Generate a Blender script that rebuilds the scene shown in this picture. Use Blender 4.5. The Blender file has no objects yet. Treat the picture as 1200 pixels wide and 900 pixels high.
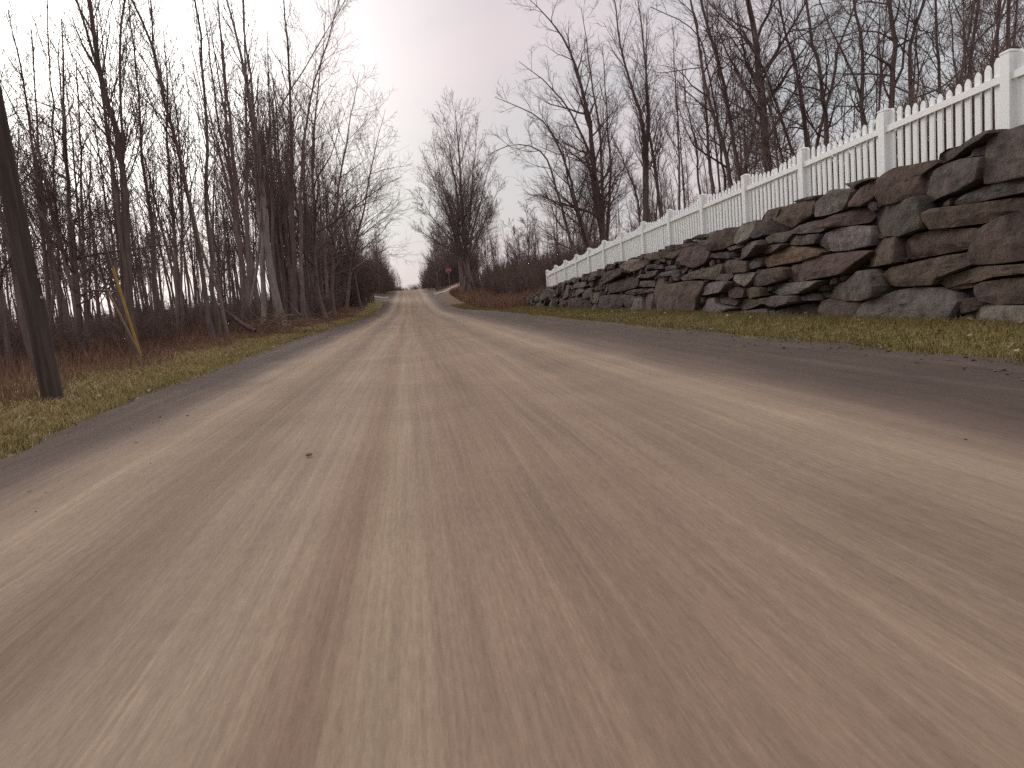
import bpy, math, random
import numpy as np
from mathutils import Matrix, Vector, noise as mnoise

# ------------------------------------------------------------------ camera
C = bpy.context.scene.collection
SC = bpy.context.scene
F_PX, ROLL, EYE = 890.0, math.radians(5.5), 0.9
_Y = np.array([-120 / F_PX, 95 / F_PX, -1.0]); _Y /= np.linalg.norm(_Y)
_u = np.array([-math.sin(ROLL), math.cos(ROLL), 0.0])
_Z = _u - _u.dot(_Y) * _Y; _Z /= np.linalg.norm(_Z)
_X = np.cross(_Y, _Z)
RW = np.array([_X, _Y, _Z])
EYEP = np.array([0, 0, EYE])
cam = bpy.data.cameras.new('camera'); camo = bpy.data.objects.new('camera', cam); C.objects.link(camo)
cam.sensor_fit = 'HORIZONTAL'; cam.sensor_width = 36; cam.lens = 36 * F_PX / 1200; cam.clip_end = 3000; cam.clip_start = 0.05
camo.matrix_world = Matrix.Translation(EYEP) @ Matrix(RW.tolist()).to_4x4()
SC.camera = camo

def ray(x, y): return RW @ np.array([(x - 600) / F_PX, (450 - y) / F_PX, -1.0])
def at_y(x, y, D):
    d = ray(x, y); return EYEP + d * (D / d[1])

# ------------------------------------------------------------------ world, sun, exposure
SUN = ray(60, 40); SUN /= np.linalg.norm(SUN)
sun_el = math.asin(SUN[2]); sun_az = math.atan2(SUN[0], SUN[1])
SC.view_settings.view_transform = 'Standard'; SC.view_settings.look = 'None'
SC.view_settings.exposure = 0.42; SC.view_settings.gamma = 1.0
W = bpy.data.worlds.new('World'); SC.world = W; W.use_nodes = True
nt = W.node_tree; nt.nodes.clear()
def N(nt, t, **k):
    n = nt.nodes.new(t)
    for a, b in k.items(): setattr(n, a, b)
    return n
L = lambda nt, a, b: nt.links.new(a, b)
sky = N(nt, 'ShaderNodeTexSky', sky_type='NISHITA'); sky.sun_disc = False
sky.sun_elevation = sun_el; sky.sun_rotation = sun_az; sky.dust_density = 4.0
tc = N(nt, 'ShaderNodeTexCoord')
n1 = N(nt, 'ShaderNodeTexNoise'); n1.inputs['Scale'].default_value = 2.6; n1.inputs['Detail'].default_value = 4; n1.inputs['Roughness'].default_value = 0.5
mp = N(nt, 'ShaderNodeMapping'); mp.inputs['Scale'].default_value = (1, 1, 2.2)
L(nt, tc.outputs['Generated'], mp.inputs['Vector']); L(nt, mp.outputs[0], n1.inputs['Vector'])
cr = N(nt, 'ShaderNodeValToRGB')
cr.color_ramp.elements[0].position = 0.34; cr.color_ramp.elements[0].color = (0.43, 0.45, 0.465, 1)
cr.color_ramp.elements[1].position = 0.62; cr.color_ramp.elements[1].color = (0.555, 0.485, 0.51, 1)
L(nt, n1.outputs['Fac'], cr.inputs['Fac'])
dp = N(nt, 'ShaderNodeVectorMath', operation='DOT_PRODUCT'); dp.inputs[1].default_value = tuple(SUN)
nrm = N(nt, 'ShaderNodeVectorMath', operation='NORMALIZE'); L(nt, tc.outputs['Generated'], nrm.inputs[0]); L(nt, nrm.outputs[0], dp.inputs[0])
def glow(lo, hi, amt):
    m = N(nt, 'ShaderNodeMapRange', interpolation_type='SMOOTHSTEP')
    m.inputs['From Min'].default_value = lo; m.inputs['From Max'].default_value = hi; m.inputs['To Max'].default_value = amt
    L(nt, dp.outputs['Value'], m.inputs['Value']); return m.outputs[0]
g1, g2 = glow(0.88, 1.0, .8), glow(0.955, 1.0, 2.4)
ga = N(nt, 'ShaderNodeMath', operation='ADD'); L(nt, g1, ga.inputs[0]); L(nt, g2, ga.inputs[1])
gm = N(nt, 'ShaderNodeMix', data_type='RGBA', blend_type='ADD'); gm.inputs['Factor'].default_value = 1
gc = N(nt, 'ShaderNodeMix', data_type='RGBA', blend_type='MULTIPLY'); gc.inputs['Factor'].default_value = 1
gc.inputs['B'].default_value = (0.42, 0.44, 0.44, 1); L(nt, ga.outputs[0], gc.inputs['A'])
L(nt, cr.outputs[0], gm.inputs['A']); L(nt, gc.outputs['Result'], gm.inputs['B'])
# the overcast is brighter towards the zenith
sx = N(nt, 'ShaderNodeSeparateXYZ'); L(nt, nrm.outputs[0], sx.inputs[0])
zr_ = N(nt, 'ShaderNodeMapRange'); zr_.inputs['From Min'].default_value = 0.45; zr_.inputs['From Max'].default_value = 1.0
zr_.inputs['To Min'].default_value = 10.0; zr_.inputs['To Max'].default_value = 18.0; L(nt, sx.outputs['Z'], zr_.inputs['Value'])
sc_ = N(nt, 'ShaderNodeVectorMath', operation='SCALE'); L(nt, gm.outputs['Result'], sc_.inputs[0]); L(nt, zr_.outputs[0], sc_.inputs['Scale'])
mx = N(nt, 'ShaderNodeMix', data_type='RGBA'); mx.inputs['Factor'].default_value = 0.94
L(nt, sky.outputs[0], mx.inputs['A']); L(nt, sc_.outputs[0], mx.inputs['B'])
bg = N(nt, 'ShaderNodeBackground'); bg.inputs['Strength'].default_value = 0.1
L(nt, mx.outputs['Result'], bg.inputs['Color'])
ow = N(nt, 'ShaderNodeOutputWorld'); L(nt, bg.outputs[0], ow.inputs['Surface'])
sl = bpy.data.lights.new('sun', 'SUN'); sl.energy = 1.35; sl.angle = math.radians(20); sl.color = (1.0, 0.93, 0.84)
so = bpy.data.objects.new('sun', sl); C.objects.link(so)
so.rotation_euler = Vector((-SUN[0], -SUN[1], -SUN[2])).to_track_quat('-Z', 'Y').to_euler()
SC.cycles.use_denoising = False; SC.cycles.sample_clamp_indirect = 2.0; SC.cycles.max_bounces = 4; SC.cycles.diffuse_bounces = 2; SC.cycles.glossy_bounces = 1; SC.cycles.transparent_max_bounces = 4

# ------------------------------------------------------------------ mesh helpers
def mesh_np(name, V, faces):
    """V (n,3); faces: list of int arrays (m,k)."""
    me = bpy.data.meshes.new(name)
    V = np.asarray(V, np.float32); faces = [np.asarray(f, np.int32) for f in faces if len(f)]
    me.vertices.add(len(V)); me.vertices.foreach_set('co', V.ravel())
    loops = np.concatenate([f.ravel() for f in faces]); sizes = np.concatenate([np.full(len(f), f.shape[1], np.int32) for f in faces])
    me.loops.add(len(loops)); me.loops.foreach_set('vertex_index', loops)
    st = np.concatenate([[0], np.cumsum(sizes)[:-1]]).astype(np.int32)
    me.polygons.add(len(sizes)); me.polygons.foreach_set('loop_start', st); me.polygons.foreach_set('loop_total', sizes)
    me.update(calc_edges=True)
    return me
def shade(me, smooth=True):
    me.polygons.foreach_set('use_smooth', np.full(len(me.polygons), smooth)); return me
def obj(name, me, mat=None, parent=None, loc=None):
    if mat is not None and not me.materials: me.materials.append(mat)
    o = bpy.data.objects.new(name, me); C.objects.link(o)
    if parent is not None: o.parent = parent
    if loc is not None: o.location = loc
    return o
def thing(name, label, cat, loc=(0, 0, 0), group=None):
    o = bpy.data.objects.new(name, None); C.objects.link(o); o.location = loc; o.empty_display_size = .2
    o['label'] = label; o['category'] = cat
    if group: o['group'] = group
    return o
def tag(o, label=None, cat=None, group=None, kind=None):
    if label: o['label'] = label
    if cat: o['category'] = cat
    if group: o['group'] = group
    if kind: o['kind'] = kind
    return o
class MB:
    def __init__(s): s.V = []; s.F = {}; s.n = 0
    def add(s, V, faces):
        V = np.asarray(V, float)
        for f in faces: s.F.setdefault(len(f), []).append([i + s.n for i in f])
        s.V.append(V); s.n += len(V)
    def add_np(s, V, arrs):
        for a in arrs:
            if len(a): s.F.setdefault(a.shape[1], []).extend((np.asarray(a) + s.n).tolist())
        s.V.append(np.asarray(V, float)); s.n += len(V)
    def box(s, c, d):
        c = np.array(c, float); d = np.array(d, float) / 2
        V = np.array([[x, y, z] for x in (-1, 1) for y in (-1, 1) for z in (-1, 1)]) * d + c
        s.add(V, [(0, 1, 3, 2), (4, 6, 7, 5), (0, 4, 5, 1), (2, 3, 7, 6), (0, 2, 6, 4), (1, 5, 7, 3)])
    def mesh(s, name): return shade(mesh_np(name, np.concatenate(s.V), [np.array(v) for v in s.F.values()]), False)
def norm(v): return v / (np.linalg.norm(v, axis=-1, keepdims=True) + 1e-12)
def tubes(items):
    """items: (pts (n,3), radii (n), sides) -> V, [quads], tips closed by tiny radius."""
    groups = {}
    for p, r, k in items: groups.setdefault((len(p), k), []).append((p, r))
    VV, FF, off = [], [], 0
    for (n, k), lst in groups.items():
        P = np.array([a for a, _ in lst]); R = np.array([b for _, b in lst])
        T = np.empty_like(P); T[:, 1:-1] = P[:, 2:] - P[:, :-2]; T[:, 0] = P[:, 1] - P[:, 0]; T[:, -1] = P[:, -1] - P[:, -2]
        T = norm(T)
        ref = np.where(np.abs(T[:, :1, 0:1]) < .8, np.array([1., 0, 0]), np.array([0, 1., 0]))
        ref = np.broadcast_to(ref, T.shape)
        A = norm(np.cross(T, ref)); B = np.cross(T, A)
        ang = np.arange(k) * 2 * math.pi / k
        ring = P[:, :, None] + R[:, :, None, None] * (A[:, :, None] * np.cos(ang)[None, None, :, None] + B[:, :, None] * np.sin(ang)[None, None, :, None])
        m = len(lst); VV.append(ring.reshape(-1, 3))
        idx = np.arange(m * n * k).reshape(m, n, k) + off
        a = idx[:, :-1]; b = np.roll(a, -1, 2); d = idx[:, 1:]; c = np.roll(d, -1, 2)
        FF.append(np.stack([a, b, c, d], -1).reshape(-1, 4)); off += m * n * k
    return np.concatenate(VV), [np.concatenate(FF)]
def tube_mesh(name, items):
    V, F = tubes(items); return shade(mesh_np(name, V, F))

# ------------------------------------------------------------------ materials
class MT:
    def __init__(s, name, rough=.9, spec=.2):
        s.m = bpy.data.materials.new(name); s.m.use_nodes = True; s.t = s.m.node_tree
        s.b = s.t.nodes['Principled BSDF']; s.b.inputs['Roughness'].default_value = rough; s.b.inputs['Specular IOR Level'].default_value = spec
        s.geo = None
    def pos(s):
        if s.geo is None: s.geo = s.t.nodes.new('ShaderNodeNewGeometry')
        return s.geo.outputs['Position']
    def objc(s): return N(s.t, 'ShaderNodeTexCoord').outputs['Object']
    def noise(s, vec, scale, detail=4, rough=.55, stretch=None):
        if stretch:
            mp = N(s.t, 'ShaderNodeMapping'); mp.inputs['Scale'].default_value = stretch; L(s.t, vec, mp.inputs['Vector']); vec = mp.outputs[0]
        n = N(s.t, 'ShaderNodeTexNoise'); n.inputs['Scale'].default_value = scale; n.inputs['Detail'].default_value = detail; n.inputs['Roughness'].default_value = rough
        L(s.t, vec, n.inputs['Vector']); return n.outputs['Fac']
    def ramp(s, fac, stops):
        r = N(s.t, 'ShaderNodeValToRGB'); e = r.color_ramp.elements
        while len(e) < len(stops): e.new(.5)
        for k, (p, c) in enumerate(stops): e[k].position = p; e[k].color = (*c, 1)
        L(s.t, fac, r.inputs['Fac']); return r.outputs[0]
    def mix(s, fac, a, b, blend='MIX'):
        m = N(s.t, 'ShaderNodeMix', data_type='RGBA', blend_type=blend)
        for k, v in (('Factor', fac), ('A', a), ('B', b)):
            if isinstance(v, (int, float)): m.inputs[k].default_value = v
            elif isinstance(v, tuple): m.inputs[k].default_value = (*v, 1)
            else: L(s.t, v, m.inputs[k])
        return m.outputs['Result']
    def math(s, op, a, b=0.0):
        m = N(s.t, 'ShaderNodeMath', operation=op)
        for k, v in ((0, a), (1, b)):
            if isinstance(v, (int, float)): m.inputs[k].default_value = v
            else: L(s.t, v, m.inputs[k])
        return m.outputs[0]
    def rng(s, v, a, b, c=0., d=1., smooth=True):
        m = N(s.t, 'ShaderNodeMapRange', interpolation_type='SMOOTHSTEP' if smooth else 'LINEAR')
        for k, x in zip(('From Min', 'From Max', 'To Min', 'To Max'), (a, b, c, d)): m.inputs[k].default_value = x
        L(s.t, v, m.inputs['Value']); return m.outputs[0]
    def color(s, c):
        if isinstance(c, tuple): s.b.inputs['Base Color'].default_value = (*c, 1)
        else: L(s.t, c, s.b.inputs['Base Color'])
        return s
    def bump(s, h, dist=.02, strength=.6):
        b = N(s.t, 'ShaderNodeBump'); b.inputs['Distance'].default_value = dist; b.inputs['Strength'].default_value = strength
        L(s.t, h, b.inputs['Height']); L(s.t, b.outputs[0], s.b.inputs['Normal']); return s

def bark(name, c1, c2, c3):
    M = MT(name, .9, .15); p = M.objc()
    a = M.noise(p, 9, 4, .6, (1, 1, .18)); b = M.noise(p, 1.3, 3)
    oi = N(M.t, 'ShaderNodeObjectInfo').outputs['Random']
    col = M.ramp(a, [(.3, c1), (.55, c2), (.75, c3)])
    col = M.mix(M.rng(b, .35, .7, 0, .5), col, c3)
    v = M.rng(oi, 0, 1, .7, 1.3, False)
    vc = N(M.t, 'ShaderNodeCombineColor'); [L(M.t, v, vc.inputs[i]) for i in range(3)]
    M.color(M.mix(1.0, col, vc.outputs[0], 'MULTIPLY')).bump(a, .03, .7)
    return M.m
BARK = bark('bark', (.098, .066, .060), (.17, .124, .114), (.24, .187, .173))
BARKG = bark('grey_bark', (.13, .102, .091), (.23, .187, .168), (.33, .28, .25))
def twigmat(name, c1, c2):
    M = MT(name, .9, .1); oi = N(M.t, 'ShaderNodeObjectInfo').outputs['Random']
    M.color(M.mix(oi, c1, c2)); return M.m
TWIG = twigmat('twigs', (.130, .091, .086), (.215, .160, .152))
BRUSH = twigmat('brush', (.125, .087, .075), (.175, .123, .105))

def island(M):
    g = N(M.t, 'ShaderNodeNewGeometry'); return g.outputs['Random Per Island']
M = MT('grass_blades', .85, .1); p = M.pos()
M.color(M.mix(.55, M.ramp(island(M), [(0, (.14, .125, .036)), (.35, (.23, .195, .062)), (.7, (.38, .305, .14)), (1, (.50, .41, .23))]),
              M.ramp(M.noise(p, .9, 3), [(.35, (.16, .138, .042)), (.65, (.40, .31, .145))]))); GRASS = M.m
M = MT('olive_grass_blades', .85, .1); p = M.pos()
M.color(M.mix(.55, M.ramp(island(M), [(0, (.105, .095, .026)), (.4, (.165, .142, .04)), (.8, (.26, .205, .085)), (1, (.40, .32, .17))]),
              M.ramp(M.noise(p, .9, 3), [(.35, (.115, .098, .03)), (.65, (.25, .19, .08))]))); GRASS2 = M.m
M = MT('dry_stalks', .9, .1)
M.color(M.mix(.5, M.ramp(island(M), [(0, (.135, .074, .055)), (.5, (.23, .130, .088)), (.85, (.32, .205, .135)), (1, (.46, .34, .22))]),
              M.ramp(M.noise(M.pos(), .5, 3), [(.35, (.145, .078, .060)), (.65, (.29, .175, .115))]))); DRY = M.m
M = MT('straw', .9, .1)
M.color(M.mix(.5, M.ramp(island(M), [(0, (.24, .16, .09)), (.5, (.38, .28, .155)), (.85, (.50, .39, .23)), (1, (.60, .50, .32))]),
              M.ramp(M.noise(M.pos(), .5, 3), [(.35, (.26, .18, .10)), (.65, (.48, .37, .22))]))); STRAW = M.m

# ------------------------------------------------------------------ terrain height
def sm(a, b, x):
    t = np.clip((np.asarray(x, float) - a) / (b - a), 0, 1); return t * t * (3 - 2 * t)
WT = [(-30, 2.45), (8.3, 2.33), (13.4, 2.13), (22.5, 1.83), (28.8, 1.60), (40, 1.08), (46.5, .62), (52, .40), (400, .35)]
def wall_top(y): return np.interp(y, [a for a, _ in WT], [b for _, b in WT])
def road_z(y):
    y = np.asarray(y, float); s = np.clip((y - 62) / 88, 0, 1)
    return 3.4 * (s ** 1.3) * 1.0 - .25 * sm(150, 180, y)
def hz(x, y):
    x = np.asarray(x, float); y = np.asarray(y, float)
    z = road_z(y)
    sharp = 1 - sm(46, 52, y)
    step = sharp * sm(7.45, 7.72, x) + (1 - sharp) * sm(5.8, 8.6, x)
    slope = .22 - .12 * sm(30, 55, y)
    z = z + step * (wall_top(y) - .12) + slope * np.clip(x - 7.7, 0, 45) + .10 * sm(5.2, 6.2, x)
    z = z + .95 * np.exp(-((y - 118) / 24) ** 2) * sm(4, 8.5, x) + .55 * np.exp(-((y - 120) / 26) ** 2) * sm(-3.5, -7, x)
    u = .08 * np.sin(x * .43 + 1.3) * np.cos(y * .31) + .05 * np.sin(x * 1.1 + y * .7)
    z = z + u * (sm(-5, -9, x) + sm(8.2, 11, x)) + .12 * sm(-4.5, -7, x) - .25 * sm(-9, -14, x)
    return z
ROADL = [(-12, -3.1), (6, -3.2), (10, -3.6), (20, -4.0), (40, -4.0), (70, -3.4), (100, -3.4), (108, -4.2), (113, -7.0), (128, -7.0), (134, -3.6), (200, -3.2)]
ROADR = [(-12, 5.0), (6, 5.15), (20, 5.15), (45, 5.4), (70, 4.4), (100, 3.6), (108, 4.6), (112, 7.5), (126, 7.5), (132, 3.8), (200, 3.2)]
def rl(y): return np.interp(y, [a for a, _ in ROADL], [b for _, b in ROADL])
def rr(y): return np.interp(y, [a for a, _ in ROADR], [b for _, b in ROADR])
def road_mask(x, y):
    return sm(rl(y) - .1, rl(y) + .35, x) * (1 - sm(rr(y) - .35, rr(y) + .1, x))

def grid_mesh(name, xs, ys, zf):
    X, Y = np.meshgrid(xs, ys); Z = zf(X, Y); V = np.stack([X, Y, Z], -1).reshape(-1, 3)
    nx, ny = len(xs), len(ys); i = np.arange(nx * ny).reshape(ny, nx)
    F = np.stack([i[:-1, :-1], i[:-1, 1:], i[1:, 1:], i[1:, :-1]], -1).reshape(-1, 4)
    return shade(mesh_np(name, V, [F]))
xs = np.unique(np.concatenate([np.linspace(-500, -60, 16), np.linspace(-60, -14, 34), np.linspace(-14, 14, 113), np.linspace(7.3, 7.9, 9), np.linspace(14, 60, 34), np.linspace(60, 500, 16)]).round(3))
ys = np.unique(np.concatenate([np.linspace(-300, -14, 14), np.linspace(-14, 60, 149), np.linspace(60, 180, 121), np.linspace(180, 900, 26)]).round(3))
M = MT('ground_soil', .95, .1); p = M.pos()
sxyz = N(M.t, 'ShaderNodeSeparateXYZ'); L(M.t, p, sxyz.inputs[0]); PX = sxyz.outputs['X']
leaf = M.ramp(M.noise(p, 5.5, 6, .7), [(.3, (.065, .04, .03)), (.5, (.135, .084, .057)), (.68, (.22, .145, .095)), (.8, (.30, .22, .15))])
verge = M.ramp(M.noise(p, 7, 5, .65), [(.3, (.11, .097, .034)), (.5, (.19, .155, .062)), (.7, (.30, .235, .12))])
warp = M.math('MULTIPLY', M.math('SUBTRACT', M.noise(p, .5, 3), .5), 2.4)
xw = M.math('ADD', PX, warp)
vm = M.math('MULTIPLY', M.rng(xw, -6.6, -5.4), M.rng(xw, 7.8, 8.6, 1, 0))
vm = M.math('MULTIPLY', vm, M.math('SUBTRACT', 1.0, M.math('MULTIPLY', M.rng(PX, 1.0, 3.0), M.rng(sxyz.outputs['Y'], 46, 62, 0, .85))))
M.color(M.mix(vm, leaf, verge)).bump(M.noise(p, 12, 5, .7), .05, .8)
tag(obj('ground', grid_mesh('ground', xs, ys, lambda x, y: hz(x, y) - .07 * road_mask(x, y)), M.m), kind='structure', label='brown leaf-strewn ground and grass verges beside the dirt road')

# ------------------------------------------------------------------ road
M = MT('packed_dirt', .92, .18); p = M.pos()
sxyz = N(M.t, 'ShaderNodeSeparateXYZ'); L(M.t, p, sxyz.inputs[0]); PX = sxyz.outputs['X']
warp = M.math('MULTIPLY', M.math('SUBTRACT', M.noise(p, 1, 3, .5, (.35, .06, 1)), .5), .30)
xw = M.math('ADD', PX, warp)
fac = M.rng(xw, -4.2, 5.4, 0, 1, False)
def X_(x): return (x + 4.2) / 9.6
LT, MD, RD, GY, DK = (.338, .254, .176), (.306, .220, .154), (.268, .184, .126), (.232, .172, .124), (.108, .080, .064)
col = M.ramp(fac, [(X_(-2.8), DK), (X_(-2.45), (.15, .112, .088)), (X_(-2.1), (.27, .206, .150)), (X_(-1.8), LT), (X_(-1.2), GY), (X_(-.85), (.318, .240, .170)), (X_(-.55), (.330, .252, .178)), (X_(-.34), RD), (X_(-.2), (.318, .24, .165)), (X_(.02), MD),
                   (X_(.28), (.262, .184, .128)), (X_(.75), (.276, .196, .137)), (X_(1.3), (.295, .215, .150)), (X_(1.65), GY), (X_(2.1), LT), (X_(2.45), (.285, .216, .155)), (X_(2.85), (.155, .114, .089)), (X_(3.25), DK), (X_(4.6), (.112, .083, .067))])
st1 = M.noise(p, 1, 4, .6, (5.0, .07, 1)); st2 = M.noise(p, 1, 5, .65, (24, .30, 1)); gr = M.noise(p, 1, 5, .75, (80, 9, 1)); bl = M.noise(p, .7, 4)
st3 = M.noise(p, 1, 3, .6, (70, .8, 1))
def grey(v):
    vc = N(M.t, 'ShaderNodeCombineColor'); [L(M.t, v, vc.inputs[i]) for i in range(3)]; return vc.outputs[0]
for v, lo, hi, a, b in ((st1, .3, .7, .84, 1.13), (st2, .3, .7, .87, 1.11), (st3, .3, .7, .92, 1.07), (gr, .3, .7, .82, 1.16), (bl, .3, .7, .88, 1.10)):
    col = M.mix(1.0, col, grey(M.rng(v, lo, hi, a, b, False)), 'MULTIPLY')
col = M.mix(M.rng(M.noise(p, 1, 3, .6, (2.2, .07, 1)), .52, .72, 0, .22), col, (.28, .19, .135))
M.color(col)
hgt = M.math('ADD', M.math('MULTIPLY', gr, .5), M.math('ADD', st2, M.math('MULTIPLY', M.noise(p, 45, 4, .7), .5)))
shoulder = M.math('ADD', M.rng(PX, -2.0, -3.0), M.rng(PX, 2.7, 3.6))
b_ = N(M.t, 'ShaderNodeBump'); b_.inputs['Distance'].default_value = .02; L(M.t, hgt, b_.inputs['Height']); L(M.t, M.rng(shoulder, 0, 1, .25, .9), b_.inputs['Strength']); L(M.t, b_.outputs[0], M.b.inputs['Normal'])
ROADM = M.m
def road_mesh():
    ys = np.concatenate([np.arange(-12, 60, .25), np.arange(60, 168, .5)]); u = np.linspace(0, 1, 61)
    rng = np.random.default_rng(4)
    jl = np.convolve(rng.normal(0, .3, len(ys)), np.ones(9) / 9, 'same'); jr = np.convolve(rng.normal(0, .3, len(ys)), np.ones(9) / 9, 'same')
    Y = np.repeat(ys[:, None], 61, 1); x0 = (rl(ys) + jl)[:, None]; x1 = (rr(ys) + jr)[:, None]
    Xx = x0 + (x1 - x0) * u[None]
    edge = np.minimum(u, 1 - u)[None] * (x1 - x0)
    rut = -.018 * np.exp(-((Xx + .15) / .22) ** 2) - .018 * np.exp(-((Xx + 1.3) / .22) ** 2) - .02 * np.exp(-((Xx - 1.55) / .25) ** 2)
    berm = .05 * np.exp(-((Xx + 2.9) / .35) ** 2) + .045 * np.exp(-((Xx - 3.4) / .45) ** 2)
    nz = np.array([mnoise.noise((a * 1.6, b * .5, 0)) for a, b in zip(Xx.ravel(), Y.ravel())]).reshape(Xx.shape) * .022
    nz2 = np.array([mnoise.noise((a * 5, b * 3.2, 7)) for a, b in zip(Xx.ravel(), Y.ravel())]).reshape(Xx.shape) * .022 * (sm(-2.2, -3, Xx) + sm(2.8, 3.6, Xx))
    Z = hz(Xx, Y) + .012 - .09 * (1 - sm(0, .3, edge)) + rut + berm + nz + nz2
    V = np.stack([Xx, Y, Z], -1).reshape(-1, 3); i = np.arange(len(V)).reshape(len(ys), 61)
    F = np.stack([i[:-1, :-1], i[:-1, 1:], i[1:, 1:], i[1:, :-1]], -1).reshape(-1, 4)
    return shade(mesh_np('dirt_road', V, [F]))
tag(obj('dirt_road', road_mesh(), ROADM), kind='structure', label='wide unpaved dirt road with pale wheel tracks and dark gravel shoulders')
M = MT('side_dirt', .92, .15); M.color(M.ramp(M.noise(M.pos(), 2.5, 4), [(.3, (.26, .195, .15)), (.7, (.36, .28, .22))])); SIDE = M.m
def side(name, x0, x1, y0, y1, w, lab):
    t = np.linspace(0, 1, 40)[:, None]; v = np.linspace(-.5, .5, 9)[None]
    x = x0 + (x1 - x0) * t + 0 * v; y = y0 + (y1 - y0) * t ** 1.5 + v * w
    V = np.stack([x, y, hz(x, y) + .03], -1).reshape(-1, 3); i = np.arange(360).reshape(40, 9)
    F = np.stack([i[:-1, :-1], i[:-1, 1:], i[1:, 1:], i[1:, :-1]], -1).reshape(-1, 4)
    tag(obj(name, shade(mesh_np(name, V, [F])), SIDE), kind='structure', label=lab)
side('side_road', -2.5, -60, 120, 122, 5, 'pale side road leaving the crossroads to the left')
side('side_road', 2.5, 60, 119, 126, 5, 'pale side road climbing from the crossroads to the right')

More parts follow.
